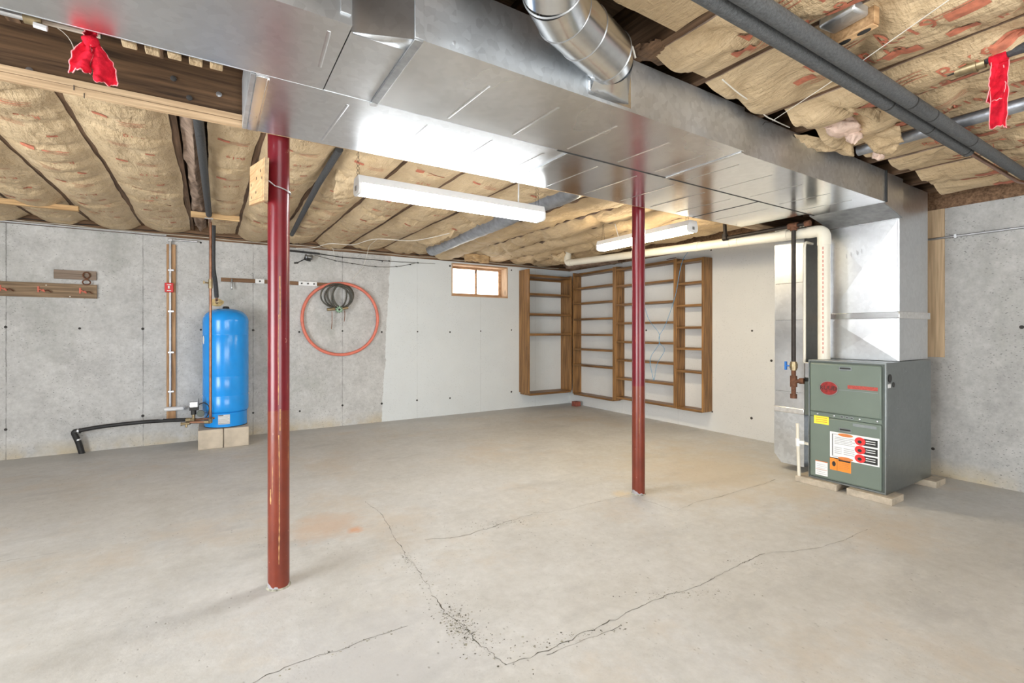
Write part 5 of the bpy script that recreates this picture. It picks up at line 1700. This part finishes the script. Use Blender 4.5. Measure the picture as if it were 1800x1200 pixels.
for px, py in [(81, 501), (123, 521)]:
    p = PY(px, py, YA - 0.025)
    q = MB(); q.lathe([(0.006, 0), (0.004, -0.004)], (p.x, YA - 0.024, p.z), 8, 'y'); q.build('nail', 'string', hb)
tag(wbox('wall_board', 'greywood', -1.288, YA - 0.022, 1.718, -0.972, YA - 0.001, 1.806, None, 0.002), 'short grey-brown board above the hook board on the back wall', 'board')
p = PY(152, 488, YA - 0.035)
q = MB()
for zc, rx, rz in ((1.762, 0.026, 0.030), (1.693, 0.030, 0.024)):
    q.tube([(p.x + rx * math.cos(a), YA - 0.034, zc + rz * math.sin(a)) for a in [2 * math.pi * k / 20 for k in range(20)]], 0.006, 8, True)
q.box(p.x - 0.010, YA - 0.038, 1.712, p.x + 0.012, YA - 0.028, 1.735)
tag(q.build('iron_link', 'rust'), 'rusty double-ring iron link hanging from the short grey-brown board', 'hardware')

# tool bar, hose ring and coil
tb = thing('tool_bar', 'narrow dark brown tool bar with white clips on the back wall', 'tool rack', (0.65, 6.3, 1.77))
wbox('bar', 'sill', 0.10, YA - 0.022, 1.768, 1.25, YA - 0.001, 1.812, tb, 0.002)
for xa, xb, k in ((0.44, 0.535, 1), (0.905, 1.115, 3)):
    wbox('clip_plate', 'white', xa, YA - 0.030, 1.764, xb, YA - 0.022, 1.816, tb, 0.002)
    for j in range(k):
        xx = xa + (xb - xa) * (j + 0.5) / k
        q = MB(); q.lathe([(0.010, 0), (0.009, -0.012)], (xx, YA - 0.030, 1.79), 10, 'y'); q.build('clip', 'ink', tb)
q = MB(); q.tube(spline([(0.205, YA - 0.024, 1.80), (0.205, YA - 0.035, 1.76), (0.205, YA - 0.04, 1.70), (0.205, YA - 0.055, 1.685), (0.205, YA - 0.06, 1.71)], 6), 0.009, 8); q.build('hook', 'galv_dark', tb)

hr = MB()
n = 72
for k_, (dr, dz) in enumerate([(0.0, 0.0)]):
    hr.tube([(1.405 + (0.462 + dr) * math.cos(a), YA - 0.034 - 0.008 * math.sin(a * 2), 1.362 + (0.458 + dr) * math.sin(a) + 0.006 * math.sin(3 * a)) for a in [2 * math.pi * k / n for k in range(n)]], 0.019, 12, True)
tag(hr.build('red_hose', 'hose'), 'large ring of faded red hose hanging on the back wall', 'hose')
co = thing('cord_coil', 'coil of dark cord with green brass nozzle inside the red hose ring', 'cord', (1.36, 6.25, 1.48))
q = MB()
pts = []
for k in range(5 * 32):
    a = 2 * math.pi * k / 32 - math.pi / 2
    lp = k / 32
    pts.append((1.37 + (0.135 + 0.055 * math.sin(lp * 2.1)) * math.cos(a) + 0.03 * math.sin(lp * 3.0), YA - 0.05 - 0.012 * lp + 0.02, 1.645 + (0.150 + 0.012 * math.cos(lp * 2)) * math.sin(a)))
q.tube(pts, 0.010, 8); q.build('coil', 'cord', co)
q = MB()
for k in range(9):
    a = 2 * math.pi * k / 9
    q.tube([(1.36 + 0.030 * math.cos(a), YA - 0.115, 1.478 + 0.030 * math.sin(a)), (1.36 + 0.046 * math.cos(a), YA - 0.115, 1.478 + 0.046 * math.sin(a))], 0.008, 6)
q.lathe([(0.034, 0.0), (0.036, -0.012), (0.028, -0.022)], (1.36, YA - 0.105, 1.478), 18, 'y'); q.build('handwheel', 'bronze', co)
q = MB(); q.lathe([(0.014, 0.0), (0.012, -0.006)], (1.36, YA - 0.127, 1.478), 12, 'y'); q.build('hub', 'ink', co)
q = MB(); q.tube([(1.22, YA - 0.10, 1.475), (1.31, YA - 0.10, 1.485)], 0.019, 12); q.tube([(1.40, YA - 0.10, 1.49), (1.47, YA - 0.10, 1.505)], 0.017, 12); q.tube([(1.32, YA - 0.095, 1.482), (1.40, YA - 0.095, 1.486)], 0.014, 12); q.build('nozzle', 'brass', co)
for x, z0, z1 in ((1.285, 1.455, 1.235), (1.44, 1.47, 1.33)):
    q = MB(); q.tube(spline([(x, YA - 0.06, z0), (x + 0.004, YA - 0.05, (z0 + z1) / 2), (x - 0.002, YA - 0.04, z1)], 6), 0.004, 6); q.build('cord_end', 'copper', co)

# fishing rods under the sill
fr_ = thing('fishing_rod', 'fishing rod with spinning reel lying along the top of the back wall', 'fishing rod', (1.7, 6.26, 2.13))
A3 = lambda x, y, d=0.045: PY(x, y, YA - d)
q = MB(); q.tube([A3(496, 439), A3(562, 446)], 0.012, 10); q.build('handle', 'black', fr_)
q = MB(); q.tube([A3(560, 446), A3(602, 452), A3(700, 460), A3(765, 463.5)], [0.006, 0.005, 0.0036, 0.002], 8); q.build('blank', 'ink', fr_)
for x, y in ((602, 452), (672, 459), (735, 461.5)):
    p = A3(x, y, 0.05)
    q = MB(); q.tube([(p.x, p.y, p.z - 0.012 + 0.0), (p.x, p.y, p.z + 0.006)], 0.006, 8); q.build('line_guide', 'ink', fr_)
p = A3(543, 449, 0.06)
q = MB(); q.lathe([(0.030, -0.04), (0.034, -0.03), (0.022, -0.02), (0.022, 0.02), (0.034, 0.03), (0.026, 0.045)], (p.x, p.y, p.z - 0.02), 18, 'x'); q.build('spool', 'galv_dark', fr_)
q = MB(); q.tube([(p.x - 0.03, p.y, p.z + 0.01), (p.x - 0.05, p.y, p.z - 0.05)], 0.010, 8); q.tube([(p.x - 0.05, p.y, p.z - 0.045), (p.x + 0.02, p.y, p.z - 0.06)], 0.014, 8); q.build('reel_body', 'ink', fr_)
q = MB(); q.tube([(p.x - 0.05, p.y - 0.02, p.z - 0.05), (p.x - 0.13, p.y - 0.03, p.z - 0.10), (p.x - 0.15, p.y - 0.03, p.z - 0.105)], 0.006, 8); q.tube([(p.x - 0.17, p.y - 0.03, p.z - 0.108), (p.x - 0.125, p.y - 0.03, p.z - 0.102)], 0.010, 8); q.build('crank', 'ink', fr_)
f2 = thing('fishing_rod', 'thin bowed rod tip sagging below the straight fishing rod', 'fishing rod', (1.8, 6.26, 2.08))
bow = [A3(553, 448, 0.035), A3(590, 458, 0.035), A3(620, 463, 0.035), A3(660, 468.5, 0.035), A3(700, 468, 0.035), A3(735, 461, 0.035)]
q = MB(); q.tube(spline(bow, 8), 0.0032, 6); q.build('blank', 'cord', f2)
for x, y in ((590, 458), (619, 463), (660, 468), (697, 468), (721, 464.5)):
    p = A3(x, y, 0.035)
    q = MB(); q.tube([(p.x - 0.012, p.y, p.z), (p.x + 0.012, p.y, p.z - 0.004)], 0.006, 6); q.build('line_guide', 'ink', f2)

# wires stapled along the top of the back wall
rnd = random.Random(5)
for k, (x0, x1, z, m, lb) in enumerate([(-3.4, 4.9, 2.247, 'wire', 'pale cable stapled along the top of the back wall, lower run'),
                                        (-3.4, 5.05, 2.272, 'iron', 'dark cable stapled along the top of the back wall, middle run'),
                                        (-3.4, -0.40, 2.232, 'zinc', 'grey conduit along the top of the back wall at left')]):
    pts = []
    n = int((x1 - x0) / 0.22)
    for i in range(n + 1):
        pts.append((x0 + (x1 - x0) * i / n, YA - 0.008 - 0.004 * k, z + (0.007 * rnd.uniform(-1, 1) if m != 'zinc' else 0)))
    q = MB(); q.tube(spline(pts, 3), 0.0045 if m != 'zinc' else 0.009, 6)
    tag(q.build('cable', m), lb, 'cable')
q = MB(); q.tube(spline([PY(520, 436, 6.26), PY(552, 435, 6.22), PZ(580, 428, 2.24), PZ(620, 430, 2.24), PZ(660, 420, 2.24), PZ(720, 423, 2.23), PZ(755, 418, 2.235), PZ(790, 410, 2.24)], 8), 0.004, 6)
tag(q.build('slack_wire', 'string'), 'pale slack wire looping under the insulation above the fishing rod', 'wire')
q = MB(); q.tube(spline([PZ(662, 421, 2.236), PY(650, 432, 6.0), PY(645, 447, 6.26), PY(638, 468, 6.29), PY(620, 490, 6.30)], 8), 0.0025, 5)
tag(q.build('hanging_string', 'string'), 'white string trailing down the back wall beside the fishing rod', 'string')
q = MB(); q.tube(spline([PY(581, 432, 6.24), PY(586, 440, 6.27), PY(588, 455, 6.30)], 6), 0.0025, 5)
tag(q.build('hanging_wire', 'string'), 'short white wire end under the grey junction box on the back wall', 'wire')
q = MB(); p = PY(590, 430, 6.25); q.lathe([(0.04, -0.02), (0.055, -0.012), (0.055, 0.035), (0.04, 0.045)], (p.x, 6.25, p.z), 8)
tag(q.build('octagon_box', 'galv_side'), 'round grey junction box at the top of the back wall', 'junction box')
